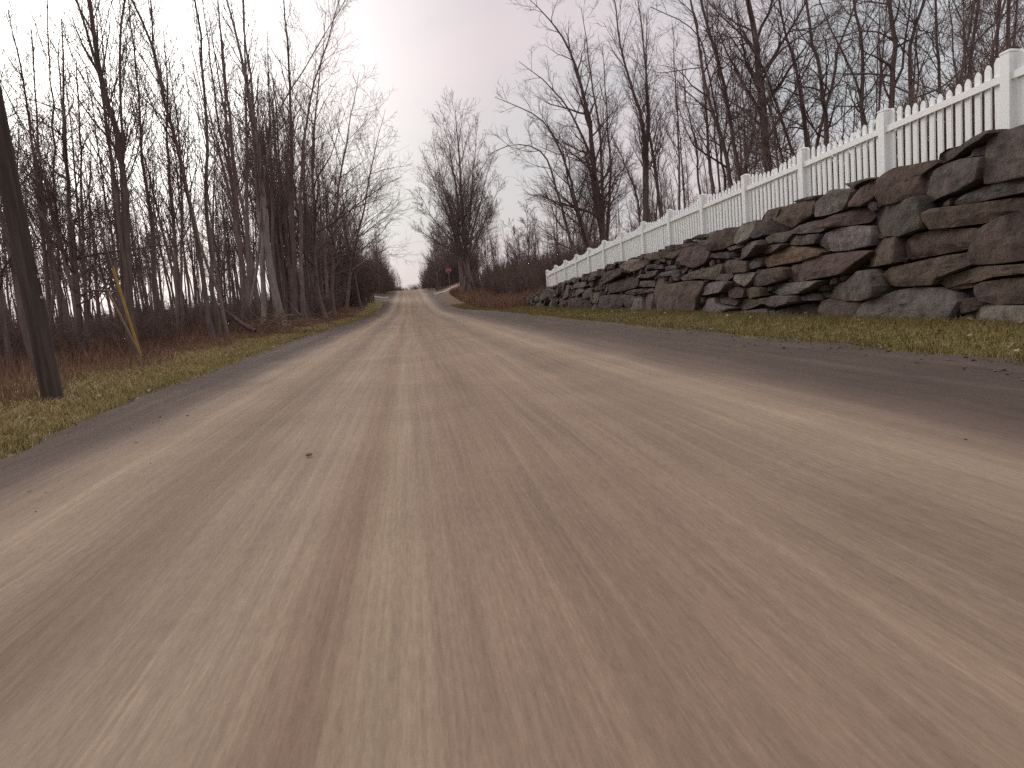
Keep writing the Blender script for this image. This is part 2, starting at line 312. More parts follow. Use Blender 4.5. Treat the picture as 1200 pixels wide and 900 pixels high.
# ------------------------------------------------------------------ stone wall
def wall_pt(x, y, x0=7.1, b=.1):
    d = ray(x, y); t = (x0 + b * EYE) / (d[0] - b * d[2]); return EYEP + t * d
CROPS = {'A': (1040, 140, 3.6), 'B': (900, 180, 4.286), 'C': (760, 220, 5.294), 'D': (600, 270, 6.667)}
G, GL, BR, RB, DKS, GN, OR, PK = (.120, .102, .092), (.178, .156, .138), (.124, .092, .073), (.104, .072, .061), (.062, .049, .043), (.092, .080, .068), (.15, .100, .070), (.18, .14, .125)
ST = [
 ('A', G, [(440,95),(480,65),(576,25),(680,10),(690,235),(600,240),(500,262),(440,270),(435,215),(445,175)]),
 ('A', GN, [(225,145),(260,122),(330,110),(400,75),(480,40),(490,55),(440,90),(330,140),(240,185),(220,170)]),
 ('A', G, [(375,155),(385,125),(440,100),(442,148)]),
 ('A', G, [(165,255),(185,225),(250,195),(340,165),(440,155),(440,200),(420,255),(330,300),(250,325),(200,345),(175,300)]),
 ('A', G, [(310,355),(350,315),(420,285),(500,262),(576,250),(650,240),(650,295),(520,320),(440,340),(350,358)]),
 ('A', BR, [(205,395),(240,372),(330,362),(450,345),(560,330),(680,312),(680,385),(500,415),(440,432),(330,450),(230,462),(210,430)]),
 ('A', RB, [(-25,255),(0,230),(60,200),(120,190),(215,170),(230,185),(160,240),(175,310),(110,335),(0,360),(-20,330)]),
 ('A', GN, [(-42,395),(-20,370),(0,362),(90,340),(180,318),(190,360),(205,430),(200,455),(90,490),(0,490),(-25,470),(-38,430)]),
 ('A', BR, [(100,510),(140,485),(240,462),(400,458),(405,530),(330,550),(220,570),(110,590),(95,550)]),
 ('A', BR, [(405,480),(440,445),(500,410),(560,395),(690,380),(690,575),(600,590),(500,605),(400,610),(385,580),(400,530)]),
 ('A', BR, [(10,655),(50,620),(150,600),(260,575),(375,560),(390,600),(330,630),(240,670),(220,695),(130,700),(50,700)]),
 ('A', BR, [(230,690),(260,665),(330,640),(400,620),(576,610),(690,600),(690,640),(490,660),(400,685),(340,690),(270,710)]),
 ('A', OR, [(275,715),(330,690),(390,690),(385,705),(300,718)]),
 ('A', BR, [(400,700),(430,685),(520,670),(690,655),(690,770),(480,780),(410,760)]),
 ('A', GL, [(-85,800),(-60,765),(0,745),(60,720),(140,708),(240,710),(310,735),(320,770),(285,840),(100,845),(-95,840)]),
 ('A', GL, [(340,830),(370,790),(420,780),(690,785),(690,850),(400,855)]),
 ('B', GL, [(262,255),(300,215),(345,180),(440,175),(450,195),(430,240),(400,280),(330,305),(265,315)]),
 ('B', RB, [(445,235),(480,175),(545,125),(575,115),(580,170),(540,230),(500,260),(445,265)]),
 ('B', G, [(505,250),(540,238),(558,250),(555,280),(540,290)]),
 ('B', RB, [(300,345),(360,305),(480,268),(510,275),(530,310),(510,345),(420,360),(310,372)]),
 ('B', G, [(150,400),(185,360),(250,335),(295,330),(300,370),(280,392),(200,400)]),
 ('B', G, [(125,440),(140,412),(270,402),(280,420),(265,450),(190,458),(125,458)]),
 ('B', GL, [(270,455),(300,400),(380,372),(460,362),(535,368),(545,420),(535,460),(440,482),(330,490)]),
 ('B', OR, [(-15,545),(0,525),(70,490),(130,465),(230,470),(300,490),(290,510),(180,540),(60,560),(0,570)]),
 ('B', RB, [(190,540),(260,520),(360,500),(470,488),(540,485),(525,510),(450,580),(420,600),(300,620),(185,640)]),
 ('B', BR, [(455,555),(480,515),(540,480),(575,430),(640,420),(690,415),(700,470),(695,545),(600,560),(490,570)]),
 ('B', BR, [(98,590),(130,560),(186,552),(180,620),(170,640),(105,642)]),
 ('B', G, [(280,695),(320,660),(420,640),(480,590),(560,580),(600,600),(625,670),(600,715),(520,735),(420,735),(300,720)]),
 ('B', GL, [(10,690),(40,655),(200,640),(300,635),(270,665),(200,700),(60,710)]),
 ('B', G, [(-60,735),(0,720),(60,712),(180,712),(185,745),(60,770),(0,765)]),
 ('B', G, [(188,720),(230,700),(275,705),(275,735),(200,738)]),
 ('B', GN, [(10,825),(100,775),(200,755),(270,760),(280,815),(200,825)]),
 ('B', BR, [(285,740),(330,725),(440,742),(500,745),(495,815),(440,820),(330,815),(285,790)]),
 ('B', RB, [(60,300),(120,260),(200,235),(258,225),(255,300),(150,370),(100,350),(40,320)]),
 ('B', DKS, [(150,240),(220,215),(290,205),(280,220),(180,245)]),
 ('B', G, [(20,420),(60,400),(130,385),(140,405),(115,440),(30,450)]),
 ('B', G, [(-80,482),(-60,468),(60,455),(115,448),(110,465),(50,495),(-20,505)]),
 ('B', BR, [(395,150),(430,145),(540,118),(550,125),(470,155),(440,175)]),
 ('C', GL, [(545,300),(590,230),(690,200),(690,250),(670,310),(600,345),(550,340)]),
 ('C', RB, [(690,195),(740,140),(847,115),(865,125),(845,170),(780,190),(715,210)]),
 ('C', DKS, [(700,250),(720,210),(790,185),(860,205),(900,232),(925,255),(860,285),(770,290),(720,310),(690,300)]),
 ('C', RB, [(410,350),(430,290),(490,250),(570,245),(585,240),(550,310),(540,345),(480,380),(420,390)]),
 ('C', G, [(515,420),(580,375),(660,335),(760,320),(765,355),(730,385),(650,425),(560,447)]),
 ('C', G, [(430,405),(500,395),(515,420),(500,440),(420,430)]),
 ('C', RB, [(475,450),(540,445),(640,460),(640,520),(560,527),(475,525)]),
 ('C', G, [(645,460),(660,440),(715,430),(720,485),(680,500),(650,500)]),
 ('C', GL, [(545,540),(590,525),(680,525),(665,570),(620,610),(575,590),(545,570)]),
 ('C', G, [(445,570),(460,535),(530,528),(540,550),(510,580)]),
 ('C', RB, [(672,560),(720,510),(847,490),(900,500),(895,560),(780,595),(700,610),(668,600)]),
 ('C', RB, [(190,450),(230,370),(330,350),(400,365),(405,430),(370,470),(300,495),(230,475)]),
 ('C', RB, [(80,410),(170,360),(270,335),(330,348),(230,365),(180,440),(120,430)]),
 ('C', GL, [(340,640),(370,595),(430,580),(540,580),(510,630),(490,645),(390,660),(345,665)]),
 ('C', BR, [(210,560),(290,515),(370,500),(450,470),(470,480),(460,540),(430,570),(330,560),(240,575)]),
 ('C', BR, [(95,790),(110,660),(140,600),(260,580),(360,580),(340,640),(310,700),(290,795),(180,800)]),
 ('C', RB, [(45,770),(50,570),(95,565),(128,600),(105,650),(92,775)]),
 ('C', GL, [(300,740),(350,690),(435,680),(440,715),(560,745),(470,790),(300,795)]),
 ('C', G, [(440,690),(500,675),(560,695),(545,730),(470,715)]),
 ('C', BR, [(545,722),(590,690),(680,690),(760,680),(860,675),(860,735),(740,715),(640,750),(570,755)]),
 ('C', G, [(570,780),(640,760),(740,745),(755,780),(690,800)]),
 ('C', BR, [(612,630),(660,615),(730,620),(730,670),(640,685),(612,670)]),
 ('C', RB, [(515,640),(560,615),(608,630),(600,680),(540,685)]),
 ('C', DKS, [(275,325),(320,290),(380,285),(350,310)]),
 ('C', G, [(360,302),(400,275),(450,262),(430,290),(400,310)]),
 ('C', G, [(330,330),(400,318),(412,335),(380,360),(340,350)]),
 ('C', BR, [(500,372),(560,352),(600,352),(580,370),(520,390)]),
 ('C', BR, [(0,420),(60,395),(110,410),(90,440),(20,450)]),
 ('C', G, [(10,480),(60,470),(100,485),(80,500),(20,505)]),
 ('C', G, [(105,490),(170,475),(180,500),(110,515)]),
 ('C', G, [(90,530),(160,510),(170,540),(100,550)]),
 ('C', G, [(0,522),(70,510),(60,540),(10,560)]),
 ('D', PK, [(920,270),(950,230),(1045,210),(1040,280),(980,320),(925,290)]),
 ('D', G, [(1060,290),(1090,265),(1180,265),(1190,300),(1080,300)]),
 ('D', DKS, [(630,420),(650,380),(760,320),(890,290),(900,340),(800,390),(700,420)]),
 ('D', DKS, [(760,430),(840,390),(960,360),(1005,370),(1000,440),(900,470),(770,490)]),
 ('D', DKS, [(720,570),(720,510),(855,495),(865,590),(800,615),(720,600)]),
 ('D', G, [(865,500),(960,505),(980,530),(955,610),(880,590)]),
 ('D', GL, [(970,630),(990,530),(1030,520),(1045,625)]),
 ('D', RB, [(1045,620),(1045,500),(1130,490),(1150,635)]),
 ('D', BR, [(640,560),(660,490),(715,480),(712,540),(690,570)]),
 ('D', G, [(480,440),(500,410),(580,400),(590,440),(530,460)]),
 ('D', G, [(480,490),(500,462),(570,452),(590,480),(520,510)]),
 ('D', DKS, [(270,610),(280,550),(350,540),(370,610)]),
 ('D', RB, [(500,615),(520,530),(600,520),(620,615)]),
 ('D', G, [(1015,440),(1020,395),(1118,392),(1118,440)]),
 ('D', BR, [(1000,370),(1020,342),(1100,342),(1110,370)]),
 ('D', BR, [(900,490),(960,460),(1120,450),(1120,480),(960,503)]),
 ('D', DKS, [(60,590),(60,525),(110,515),(108,600)]),
]
M = MT('field_stone', .85, .25); p = M.pos()
oc = N(M.t, 'ShaderNodeObjectInfo').outputs['Color']
a = M.noise(p, 4, 6, .65); b = M.noise(p, 22, 6, .75); fr = M.noise(p, 8, 9, .8); c = M.noise(p, 3, 4, .6, (1, 1, 5))
col = M.mix(1.0, oc, M.ramp(a, [(.3, (.62, .60, .58)), (.5, (1, 1, 1)), (.72, (1.38, 1.32, 1.26))]), 'MULTIPLY')
col = M.mix(M.rng(M.noise(p, 2.2, 5, .7), .5, .66, 0, .5), col, (.16, .112, .08))
col = M.mix(M.rng(b, .62, .75, 0, .35), col, (.26, .25, .22))
col = M.mix(M.rng(M.noise(p, 60, 3), .3, .5, .35, 0), col, (.03, .025, .024))
col = M.mix(1.0, col, M.ramp(fr, [(.32, (.78, .76, .73)), (.5, (1, 1, 1)), (.68, (1.25, 1.22, 1.17))]), 'MULTIPLY')
M.color(col).bump(M.math('ADD', M.math('ADD', M.math('ADD', a, fr), M.math('MULTIPLY', b, .45)), M.math('MULTIPLY', c, .25)), .06, .9); STONE = M.m
def wall_xyz(s, t, out): return np.stack([7.1 + .1 * t - out, s, t], -1)
def chaikin(P, k=1, q=.18):
    for _ in range(k):
        Q = np.roll(P, -1, 0); P = np.stack([P * (1 - q) + Q * q, P * q + Q * (1 - q)], 1).reshape(-1, 2)
    return P
def resample(P, n):
    Q = np.vstack([P, P[:1]]); d = np.r_[0, np.cumsum(np.linalg.norm(np.diff(Q, axis=0), axis=1))]
    t = np.linspace(0, d[-1], n, endpoint=False); return np.stack([np.interp(t, d, Q[:, i]) for i in range(2)], 1)
def stone_geo(P, seed, grow=1.0):
    rng = np.random.default_rng(seed); P = chaikin(np.asarray(P, float), 1, .05)
    n = 44; P = resample(P, n); c = P.mean(0); size = np.sqrt(abs(np.sum(P[:, 0] * np.roll(P[:, 1], -1) - P[:, 1] * np.roll(P[:, 0], -1)) / 2))
    bulge = min(.11, .045 + size * .08) * rng.uniform(.75, 1.3); tilt = rng.normal(0, .13, 2); tilt[1] -= .10; base = rng.uniform(-.03, .055)
    pa = rng.uniform(0, 6.28) + np.arange(4) * 1.6 + rng.normal(0, .4, 4); sl = rng.uniform(.25, 1.0, 4); po = rng.uniform(.15, .75, 4)
    prof = [(.96, -.20), (1.0, -.03), (.996, .45), (.988, .78), (.962, .94), (.89, 1.0), (.72, 1.0), (.54, 1.0), (.37, 1.0), (.18, 1.0)]
    rings = []; off = rng.uniform(0, 50); ww = np.ptp(P, axis=0) / 2 + .01
    for s, o in prof:
        d = (P - c) * s * grow; Q = c + d; dn = d / ww
        if o < 0: ou = np.full(n, o + base)
        else:
            fac = np.ones(n)
            for a_, s_, p_ in zip(pa, sl, po): fac = np.minimum(fac, 1 - s_ * (dn @ np.array([math.cos(a_), math.sin(a_)]) - p_))
            ou = bulge * np.minimum(o, np.maximum(fac, .12)) + (d @ tilt) * o + base
            ou += np.array([(mnoise.noise((q[0] * 3.1, q[1] * 3.1, off)) * .035 + mnoise.noise((q[0] * 7, q[1] * 11, off + 9)) * .022 + mnoise.noise((q[0] * 17, q[1] * 22, off + 3)) * .009) for q in Q]) * min(1, o + .2) * min(1, size * 1.6 + .25)
        rings.append(wall_xyz(Q[:, 0], Q[:, 1], ou))
    V = np.concatenate(rings + [rings[-1].mean(0)[None]])
    k = len(prof); i = np.arange(k * n).reshape(k, n)
    A, B = i[:-1], i[1:]; quads = np.stack([A, np.roll(A, -1, 1), np.roll(B, -1, 1), B], -1).reshape(-1, 4)
    tri = np.stack([i[-1], np.roll(i[-1], -1), np.full(n, k * n)], -1)
    return V, quads, tri
wall = thing('stone_wall', 'dry-laid retaining wall of big rough brown and grey stones beside the grass strip', 'stone wall', (7.3, 8, 0))
winv = np.array([7.3, 8, 0])
def wpart(name, me): return obj(name, me, STONE, wall)
res = .04; S0, S1, TMAX = 4.0, 47.5, 2.6
occ = np.zeros((int((S1 - S0) / res), int(TMAX / res)), bool)
gs, gt = np.meshgrid(S0 + (np.arange(occ.shape[0]) + .5) * res, (np.arange(occ.shape[1]) + .5) * res, indexing='ij')
def inside(P, x, y):
    r = np.zeros(x.shape, bool); n = len(P)
    for i in range(n):
        x1, y1 = P[i]; x2, y2 = P[(i + 1) % n]
        if y1 != y2: r ^= ((y1 > y) != (y2 > y)) & (x < (x2 - x1) * (y - y1) / (y2 - y1) + x1)
    return r
polys = []
for k, (cr_, colr, pts) in enumerate(ST):
    ox, oy, s_ = CROPS[cr_]
    P = np.array([wall_pt(ox + x / s_, oy + y / s_)[1:] for x, y in pts]); polys.append(P)
    occ |= inside(P, gs, gt)
    V, q, t = stone_geo(P, 100 + k, 1.035)
    me = mesh_np('stone', V - winv, [q, t]); shade(me, True); me.set_sharp_from_angle(angle=math.radians(24))
    o = wpart('stone', me); rr_ = random.Random(k); f = rr_.uniform(.95, 1.3)
    o.color = (*[min(1, v * f * rr_.uniform(.96, 1.04)) for v in colr], 1)
# small stones filling the rest of the wall
rngs = np.random.default_rng(11); fill = MB(); nf = 0
rc = lambda: None
occ |= gt > (wall_top(gs) + .02)
occ |= gt < -.1
for w_, h_, tries, lim in ((1.0, .5, 500, .10), (.65, .32, 1400, .12), (.45, .22, 3000, .15), (.3, .15, 6000, .2), (.2, .1, 6000, .25)):
    for _ in range(tries):
        w = w_ * rngs.uniform(.75, 1.25); h = h_ * rngs.uniform(.75, 1.3); s = rngs.uniform(S0, S1); t = rngs.uniform(0, 2.5)
        a0, a1, b0, b1 = int((s - w / 2 - S0) / res), int((s + w / 2 - S0) / res) + 1, int((t - h / 2) / res), int((t + h / 2) / res) + 1
        if a0 < 0 or b0 < 0 or a1 > occ.shape[0] or b1 > occ.shape[1]: continue
        if occ[a0:a1, b0:b1].mean() > lim: continue
        occ[a0:a1, b0:b1] = True
        rot = rngs.normal(0, .07) - .05; ca, sa = math.cos(rot), math.sin(rot)
        ang = np.sort(rngs.uniform(0, 2 * math.pi, 9)); rad = rngs.uniform(.9, 1.12, 9)
        bx = np.sign(np.cos(ang)) * np.abs(np.cos(ang)) ** .4 * w / 2 * rad * 1.08; by = np.sign(np.sin(ang)) * np.abs(np.sin(ang)) ** .4 * h / 2 * rad * 1.08
        P = np.stack([s + bx * ca - by * sa, t + bx * sa + by * ca], 1)
        V, q, tt = stone_geo(P, 5000 + nf); V[:, 0] += .04; fill.add_np(V - winv, [q, tt]); nf += 1
me = fill.mesh('small_stone'); shade(me, True); me.set_sharp_from_angle(angle=math.radians(24))
M2 = STONE.copy(); M2.name = 'small_field_stone'
t2 = M2.node_tree
oi2 = [n for n in t2.nodes if n.type == 'OBJECT_INFO'][0]
ri = N(t2, 'ShaderNodeNewGeometry'); rp = N(t2, 'ShaderNodeValToRGB'); e = rp.color_ramp.elements
for _ in range(4): e.new(.5)
for k, (ps, cc) in enumerate(zip((0, .2, .4, .6, .8, 1), (DKS, RB, G, BR, G, DKS))): e[k].position = ps; e[k].color = (*cc, 1)
L(t2, ri.outputs['Random Per Island'], rp.inputs['Fac'])
for lk in list(t2.links):
    if lk.from_node == oi2: to = lk.to_socket; t2.links.remove(lk); L(t2, rp.outputs[0], to)
me.materials.append(M2); o = obj('small_stones', me, M2, wall); o['kind'] = 'stuff'
# dark earth core behind the stones
sg = np.arange(S0, S1 + .01, .3); core = MB()
for i in range(len(sg)):
    t = wall_top(sg[i]) - .10
    core.V.append(np.array([[7.1 + .10, sg[i], -.2], [7.1 + .1 * t + .08, sg[i], t], [7.95, sg[i], t + .02], [7.95, sg[i], -.2]])); core.n += 4
fs = []
for i in range(len(sg) - 1):
    a = i * 4
    for j in range(3): fs.append((a + j, a + j + 1, a + 5 + j, a + 4 + j))
core.F[4] = fs + [(0, 1, 2, 3), (core.n - 4, core.n - 1, core.n - 2, core.n - 3)]
me = core.mesh('core'); me.transform(Matrix.Translation(-Vector(winv)))
M = MT('wall_earth', .95, .1); M.color(M.ramp(M.noise(M.pos(), 8, 5), [(.3, (.022, .017, .015)), (.7, (.06, .045, .038))])); obj('core', me, M.m, wall)

# ------------------------------------------------------------------ picket fence
M = MT('white_vinyl', .45, .4); p = M.pos()
M.color(M.mix(M.rng(M.noise(p, 2.2, 4, .6, (1, 1, .35)), .45, .8, 0, .3), (.87, .91, .89), (.70, .72, .67))); WHITE = M.m
FX = 7.50
posts_y = [6.25] + [8.72 + 2.467 * k for k in range(14)]
def fb(y): return float(wall_top(y)) + .0
fence = thing('picket_fence', 'white picket fence with scalloped top standing along the stone wall', 'fence', (FX, 8.72, 0)); fo = np.array([FX, 8.72, 0])
def post_mesh():
    mb = MB(); mb.box((0, 0, .485), (.15, .15, 1.17)); return mb.mesh('post')
def cap_mesh():
    mb = MB(); mb.box((0, 0, .012), (.16, .16, .022))
    h = .077; V = [(-h, -h, .024), (h, -h, .024), (h, h, .024), (-h, h, .024), (-.02, -.02, .05), (.02, -.02, .05), (.02, .02, .05), (-.02, .02, .05)]
    mb.add(V, [(0, 1, 5, 4), (1, 2, 6, 5), (2, 3, 7, 6), (3, 0, 4, 7), (4, 5, 6, 7)]); return mb.mesh('post_cap')
pm, cm = post_mesh(), cap_mesh()
for y in posts_y:
    po = obj('post', pm, WHITE, fence, (0, y - fo[1], fb(y) - .07)); obj('cap', cm, WHITE, po, (0, 0, 1.07))
def picket(h):
    w, t = .049, .0125; z = h - .075
    P = [(-w, 0), (w, 0), (w, z), (w * .93, z + .022), (w * .62, z + .045), (w * .30, z + .066), (0, z + .075), (-w * .30, z + .066), (-w * .62, z + .045), (-w * .93, z + .022), (-w, z)]
    n = len(P); V = [(-t, a, b) for a, b in P] + [(t, a, b) for a, b in P]
    return V, [tuple(range(n - 1, -1, -1)), tuple(range(n, 2 * n))] + [(i, (i + 1) % n, n + (i + 1) % n, n + i) for i in range(n)]
pk_n = 0; rest = MB(); rk = random.Random(5)
for i in range(len(posts_y) - 1):
    y0, y1 = posts_y[i], posts_y[i + 1]; mb = MB()
    za, zb = fb(y0) + .68, fb(y1) + .68
    for (h0, th) in ((0, .09),):
        V = []
        for (y, z) in ((y0 + .0765, za), (y1 - .0765, zb)):
            V += [(-.052, y, z), (-.015, y, z), (-.015, y, z + th), (-.052, y, z + th)]
        mb.add(np.array(V) - fo * [0, 1, 0], [(0, 1, 2, 3), (7, 6, 5, 4), (0, 4, 5, 1), (1, 5, 6, 2), (2, 6, 7, 3), (3, 7, 4, 0)])
    obj('rail', mb.mesh('rail'), WHITE, fence)
    n = 13
    for k in range(n):
        y = y0 + (y1 - y0) * (k + 1) / (n + 1); u = abs(2 * (k + 1) / (n + 1) - 1)
        zb_ = fb(y) - .03; top = fb(y0) + (fb(y1) - fb(y0)) * (y - y0) / (y1 - y0) + .89 + .15 * u ** 1.6 + rk.uniform(-.006, .006)
        V, Fc = picket(top - zb_)
        if pk_n < 100:
            q = MB(); q.add(V, Fc); o = obj('picket', q.mesh('picket'), WHITE, fence, (rk.uniform(-.002, .002), y - fo[1], zb_)); o.rotation_euler.x = rk.gauss(0, .006); pk_n += 1
        else: rest.add(np.array(V) + [0, y - fo[1], zb_], Fc)
o = obj('pickets', rest.mesh('pickets'), WHITE, fence); o['kind'] = 'stuff'

# ------------------------------------------------------------------ trees
def wander(rng, p0, d, Ln, n, wob, up):
    pts = [p0]; d = norm(np.asarray(d, float)); st = Ln / (n - 1)
    for _ in range(n - 1):
        d = norm(d + rng.normal(0, wob, 3) + np.array([0, 0, up])); pts.append(pts[-1] + d * st)
    return np.array(pts)
def along(P, t):
    d = np.r_[0, np.cumsum(np.linalg.norm(np.diff(P, axis=0), axis=1))]; x = t * d[-1]
    j = min(len(P) - 2, max(0, int(np.searchsorted(d, x) - 1))); f = (x - d[j]) / max(1e-6, d[j + 1] - d[j])
    return P[j] * (1 - f) + P[j + 1] * f, norm(P[j + 1] - P[j]), d[-1]
def side_dir(rng, tdir, ang, az):
    ref = np.array([1., 0, 0]) if abs(tdir[0]) < .8 else np.array([0, 1., 0])
    a = norm(np.cross(tdir, ref)); b = np.cross(tdir, a)
    return norm(tdir * math.cos(ang) + (a * math.cos(az) + b * math.sin(az)) * math.sin(ang))
def limbs(rng, stem, r0, r1, cfg):
    """First-order branches on a stem; each a list of tube items (itself and all it carries)."""
    out = []; az = rng.uniform(0, 6.28)
    for i in range(cfg['n1']):
        t = cfg['t0'] + (1 - cfg['t0']) * ((i + rng.uniform(0, 1)) / cfg['n1']) ** 1.12; t = min(t, .95)
        p, td, LL = along(stem, t); az += 2.4 + rng.normal(0, .5)
        r = max(.008, (r0 + (r1 - r0) * t) * rng.uniform(*cfg.get('rr', (.35, .6))))
        Ln = max(.5, cfg['l1'] * LL * (1.08 - t * .78) * rng.uniform(.6, 1.25))
        ang = cfg['a1'] * rng.uniform(.7, 1.3)
        P = wander(rng, p, side_dir(rng, td, ang, az), Ln, 7, cfg['wob'], cfg['up'])
        R = np.linspace(r, .006, 7) ** 1.0; tw = cfg.get('tw', 1.0); R = np.maximum(R, .006 * tw); items = [(P, R, 4)]
        Lref = max(1.2, cfg['l1'] * LL * .8); m2 = max(2, int(round(cfg['n2'] * min(1.2, Ln / Lref))))
        for j in range(m2):
            t2 = .2 + .8 * (j + rng.uniform(0, 1)) / m2; p2, d2, L2 = along(P, min(t2, .97))
            r2 = max(.005 * tw, (r + (.006 - r) * t2) * .6); l2 = L2 * rng.uniform(.28, .55) * (1.15 - .6 * t2)
            P2 = wander(rng, p2, side_dir(rng, d2, rng.uniform(.4, .9), rng.uniform(0, 6.28)), l2, 5, cfg['wob'] * 1.1, cfg['up'] * 1.2)
            items.append((P2, np.linspace(r2, .004 * tw, 5), 3))
            m3 = max(1, int(round(cfg['n3'] * min(1.25, l2 / (Lref * .38)))))
            for q in range(m3):
                t3 = .2 + .8 * (q + rng.uniform(0, 1)) / m3; p3, d3, L3 = along(P2, min(t3, .97))
                P3 = wander(rng, p3, side_dir(rng, d3, rng.uniform(.4, .9), rng.uniform(0, 6.28)), max(.22, L3 * rng.uniform(.35, .65)), 4, .13, cfg['up'])
                items.append((P3, np.linspace(.0045, .0028, 4) * tw, 3))
                if cfg.get('n4'):
                    for w in range(cfg['n4']):
                        p4, d4, _ = along(P3, rng.uniform(.2, .9))
                        P4 = wander(rng, p4, side_dir(rng, d4, rng.uniform(.4, .9), rng.uniform(0, 6.28)), rng.uniform(.18, .4), 3, .1, .05)
                        items.append((P4, np.linspace(.0035, .0024, 3) * tw, 3))
        out.append(items)
    return out
SLIM = dict(n1=22, t0=.38, l1=.20, a1=.52, n2=7, n3=4, n4=1, wob=.085, up=.09, rr=(.25, .5))
VASE = dict(n1=28, t0=.24, l1=.36, a1=.55, n2=9, n3=7, n4=2, wob=.08, up=.08, rr=(.2, .45))
LITE = dict(n1=15, t0=.40, l1=.24, a1=.60, n2=5, n3=4, wob=.10, up=.09, tw=2.2)
POP = dict(n1=38, t0=.30, l1=.22, a1=.50, n2=7, n3=5, n4=1, wob=.075, up=.09, rr=(.2, .42))
WIDE = dict(n1=26, t0=.18, l1=.40, a1=.80, n2=10, n3=7, n4=1, wob=.12, up=.05)
GNARL = dict(n1=20, t0=.18, l1=.34, a1=.95, n2=8, n3=5, n4=1, wob=.20, up=.05)
def densify(P, rng, n, wob):
    d = np.r_[0, np.cumsum(np.linalg.norm(np.diff(P, axis=0), axis=1))]; t = np.linspace(0, d[-1], n)
    Q = np.stack([np.interp(t, d, P[:, i]) for i in range(3)], 1)
    for _ in range(2): Q[1:-1] = (Q[:-2] + 2 * Q[1:-1] + Q[2:]) / 4
    w = np.cumsum(rng.normal(0, wob, (n, 3)), 0); w -= np.linspace(0, 1, n)[:, None] * w[-1]; w[:, 2] = 0; w[0] = 0
    return Q + w
def trunk_item(P, r0, r1, sides=8):
    t = np.linspace(0, 1, len(P)); R = r0 + (r1 - r0) * t ** (.75 if r0 > .2 else .9); R[0] *= 1.35; R[1] *= 1.1
    return (P, R, sides)
def make_tree(label, stems3, radii, cfg, seed, barkm=None, nlimb=4, group=None, name='bare_tree', cfgs=None):
    """stems3: world-space polylines (first is the main trunk)."""
    rng = np.random.default_rng(seed); base = stems3[0][0].copy()
    root = thing(name, label, 'tree', tuple(base), group); crown, lims = [], []
    for k, (S, (r0, r1)) in enumerate(zip(stems3, radii)):
        S = densify(S - base, rng, 18, .012 * np.linalg.norm(S[-1] - S[0]) / 4)
        obj('trunk', tube_mesh('trunk', [trunk_item(S, r0, r1)]), barkm or BARK, root)
        c = dict(cfgs[k] if cfgs else cfg)
        if k: c['n1'] = int(c['n1'] * .8)
        for it in limbs(rng, S, r0, r1, c): lims.append((it[0][1][0], it))
    lims.sort(key=lambda a: -a[0])
    for r, it in lims[:nlimb]: obj('limb', tube_mesh('limb', it), TWIG, root)
    for r, it in lims[nlimb:]: crown += it
    obj('crown', tube_mesh('crown', crown), TWIG, root)
    return root
def stem_from_px(px, D, rng, H=None, wpx=8, base_ground=True, spread=.03):
    P = []; dd = D
    for i, (x, y) in enumerate(px):
        if i: dd += rng.normal(0, spread * 1.5)
        P.append(at_y(x, y, dd))
    P = np.array(P)
    if base_ground:
        d = P[0] - P[1]; d = d / abs(d[2]); d[:2] = np.clip(d[:2], -.3, .3)
        g = float(hz(P[0][0], P[0][1])); k = P[0][2] - g
        if k > .05:
            b = P[0] + d * k; b[2] = float(hz(b[0], b[1])) - .1; P = np.vstack([b, P])
        else: P[0][2] = float(hz(P[0][0], P[0][1])) - .1
    if H:                                   # carry the stem on above what the picture shows
        top = P[-1]; d = norm(P[-1] - P[-2]); rem = H - (top[2] - P[0][2])
        if rem > .3:
            m = max(2, int(rem / 1.5))
            for _ in range(m):
                d = norm(d + np.array([0, 0, .25]) + rng.normal(0, .05, 3)); top = top + d * rem / m; P = np.vstack([P, top])
    return P
def hero(label, D, stems, w, H, cfg=POP, seed=0, barkm=None, nlimb=4):
    cfg = dict(cfg); cfg.setdefault('tw', 1.0 + float(np.clip((D - 35) / 35, 0, 1.6)))
    rng = np.random.default_rng(900 + seed); S, Rd = [], []
    for k, px in enumerate(stems):
        ww = w[k] if isinstance(w, (list, tuple)) else (w if k == 0 else w * .62)
        h = H[k] if isinstance(H, (list, tuple)) else H
        P = stem_from_px(px, D * (1 + .0 * k), rng, h if k == 0 or isinstance(H, (list, tuple)) else None, ww, base_ground=(k == 0 or px[0] != 'f'))
        r = ww * D / F_PX / 2 * (.78 if px[0][0] < 480 else .95); S.append(P); Rd.append((r, .014))
    return make_tree(label, S, Rd, cfg, seed, barkm, nlimb)

# left side, near to far
hero('heavy dark tree straight behind the yellow guy guards, its trunk splitting in three up high', 21, [[(152,372),(147,200),(133,117),(113,30),(103,0)], [(150,330),(138,240),(128,167),(113,83),(88,5)], [(146,260),(140,120),(135,50),(150,0)]], [13,7,6], [14,12,13], seed=1)
hero('slim left-leaning tree forked like a Y on top, beside a paler straight tree', 27, [[(242,340),(232,270),(207,173),(182,57),(155,7)], [(196,110),(184,62),(181,30),(180,0)]], [8,5], [15,15], seed=2)
hero('straight pale slim tree crossing behind the Y-topped leaning tree', 30, [[(250,345),(237,245),(236,167),(230,83),(227,0)]], 7, 17, seed=3, barkm=BARKG)
hero('tall grey tree forking into two arms above the brush pile', 41, [[(329,372),(320,325),(313,283),(305,198),(299,130),(278,50),(268,0)], [(304,185),(303,147),(296,80),(290,20)], [(313,200),(320,140),(344,100),(375,58)]], [13,8,5], [20,20,17], seed=4, barkm=BARKG)
hero('dark upright tree just right of the tall forking grey tree', 46, [[(345,364),(340,268),(338,167),(336,60)]], 10, 21, seed=5)
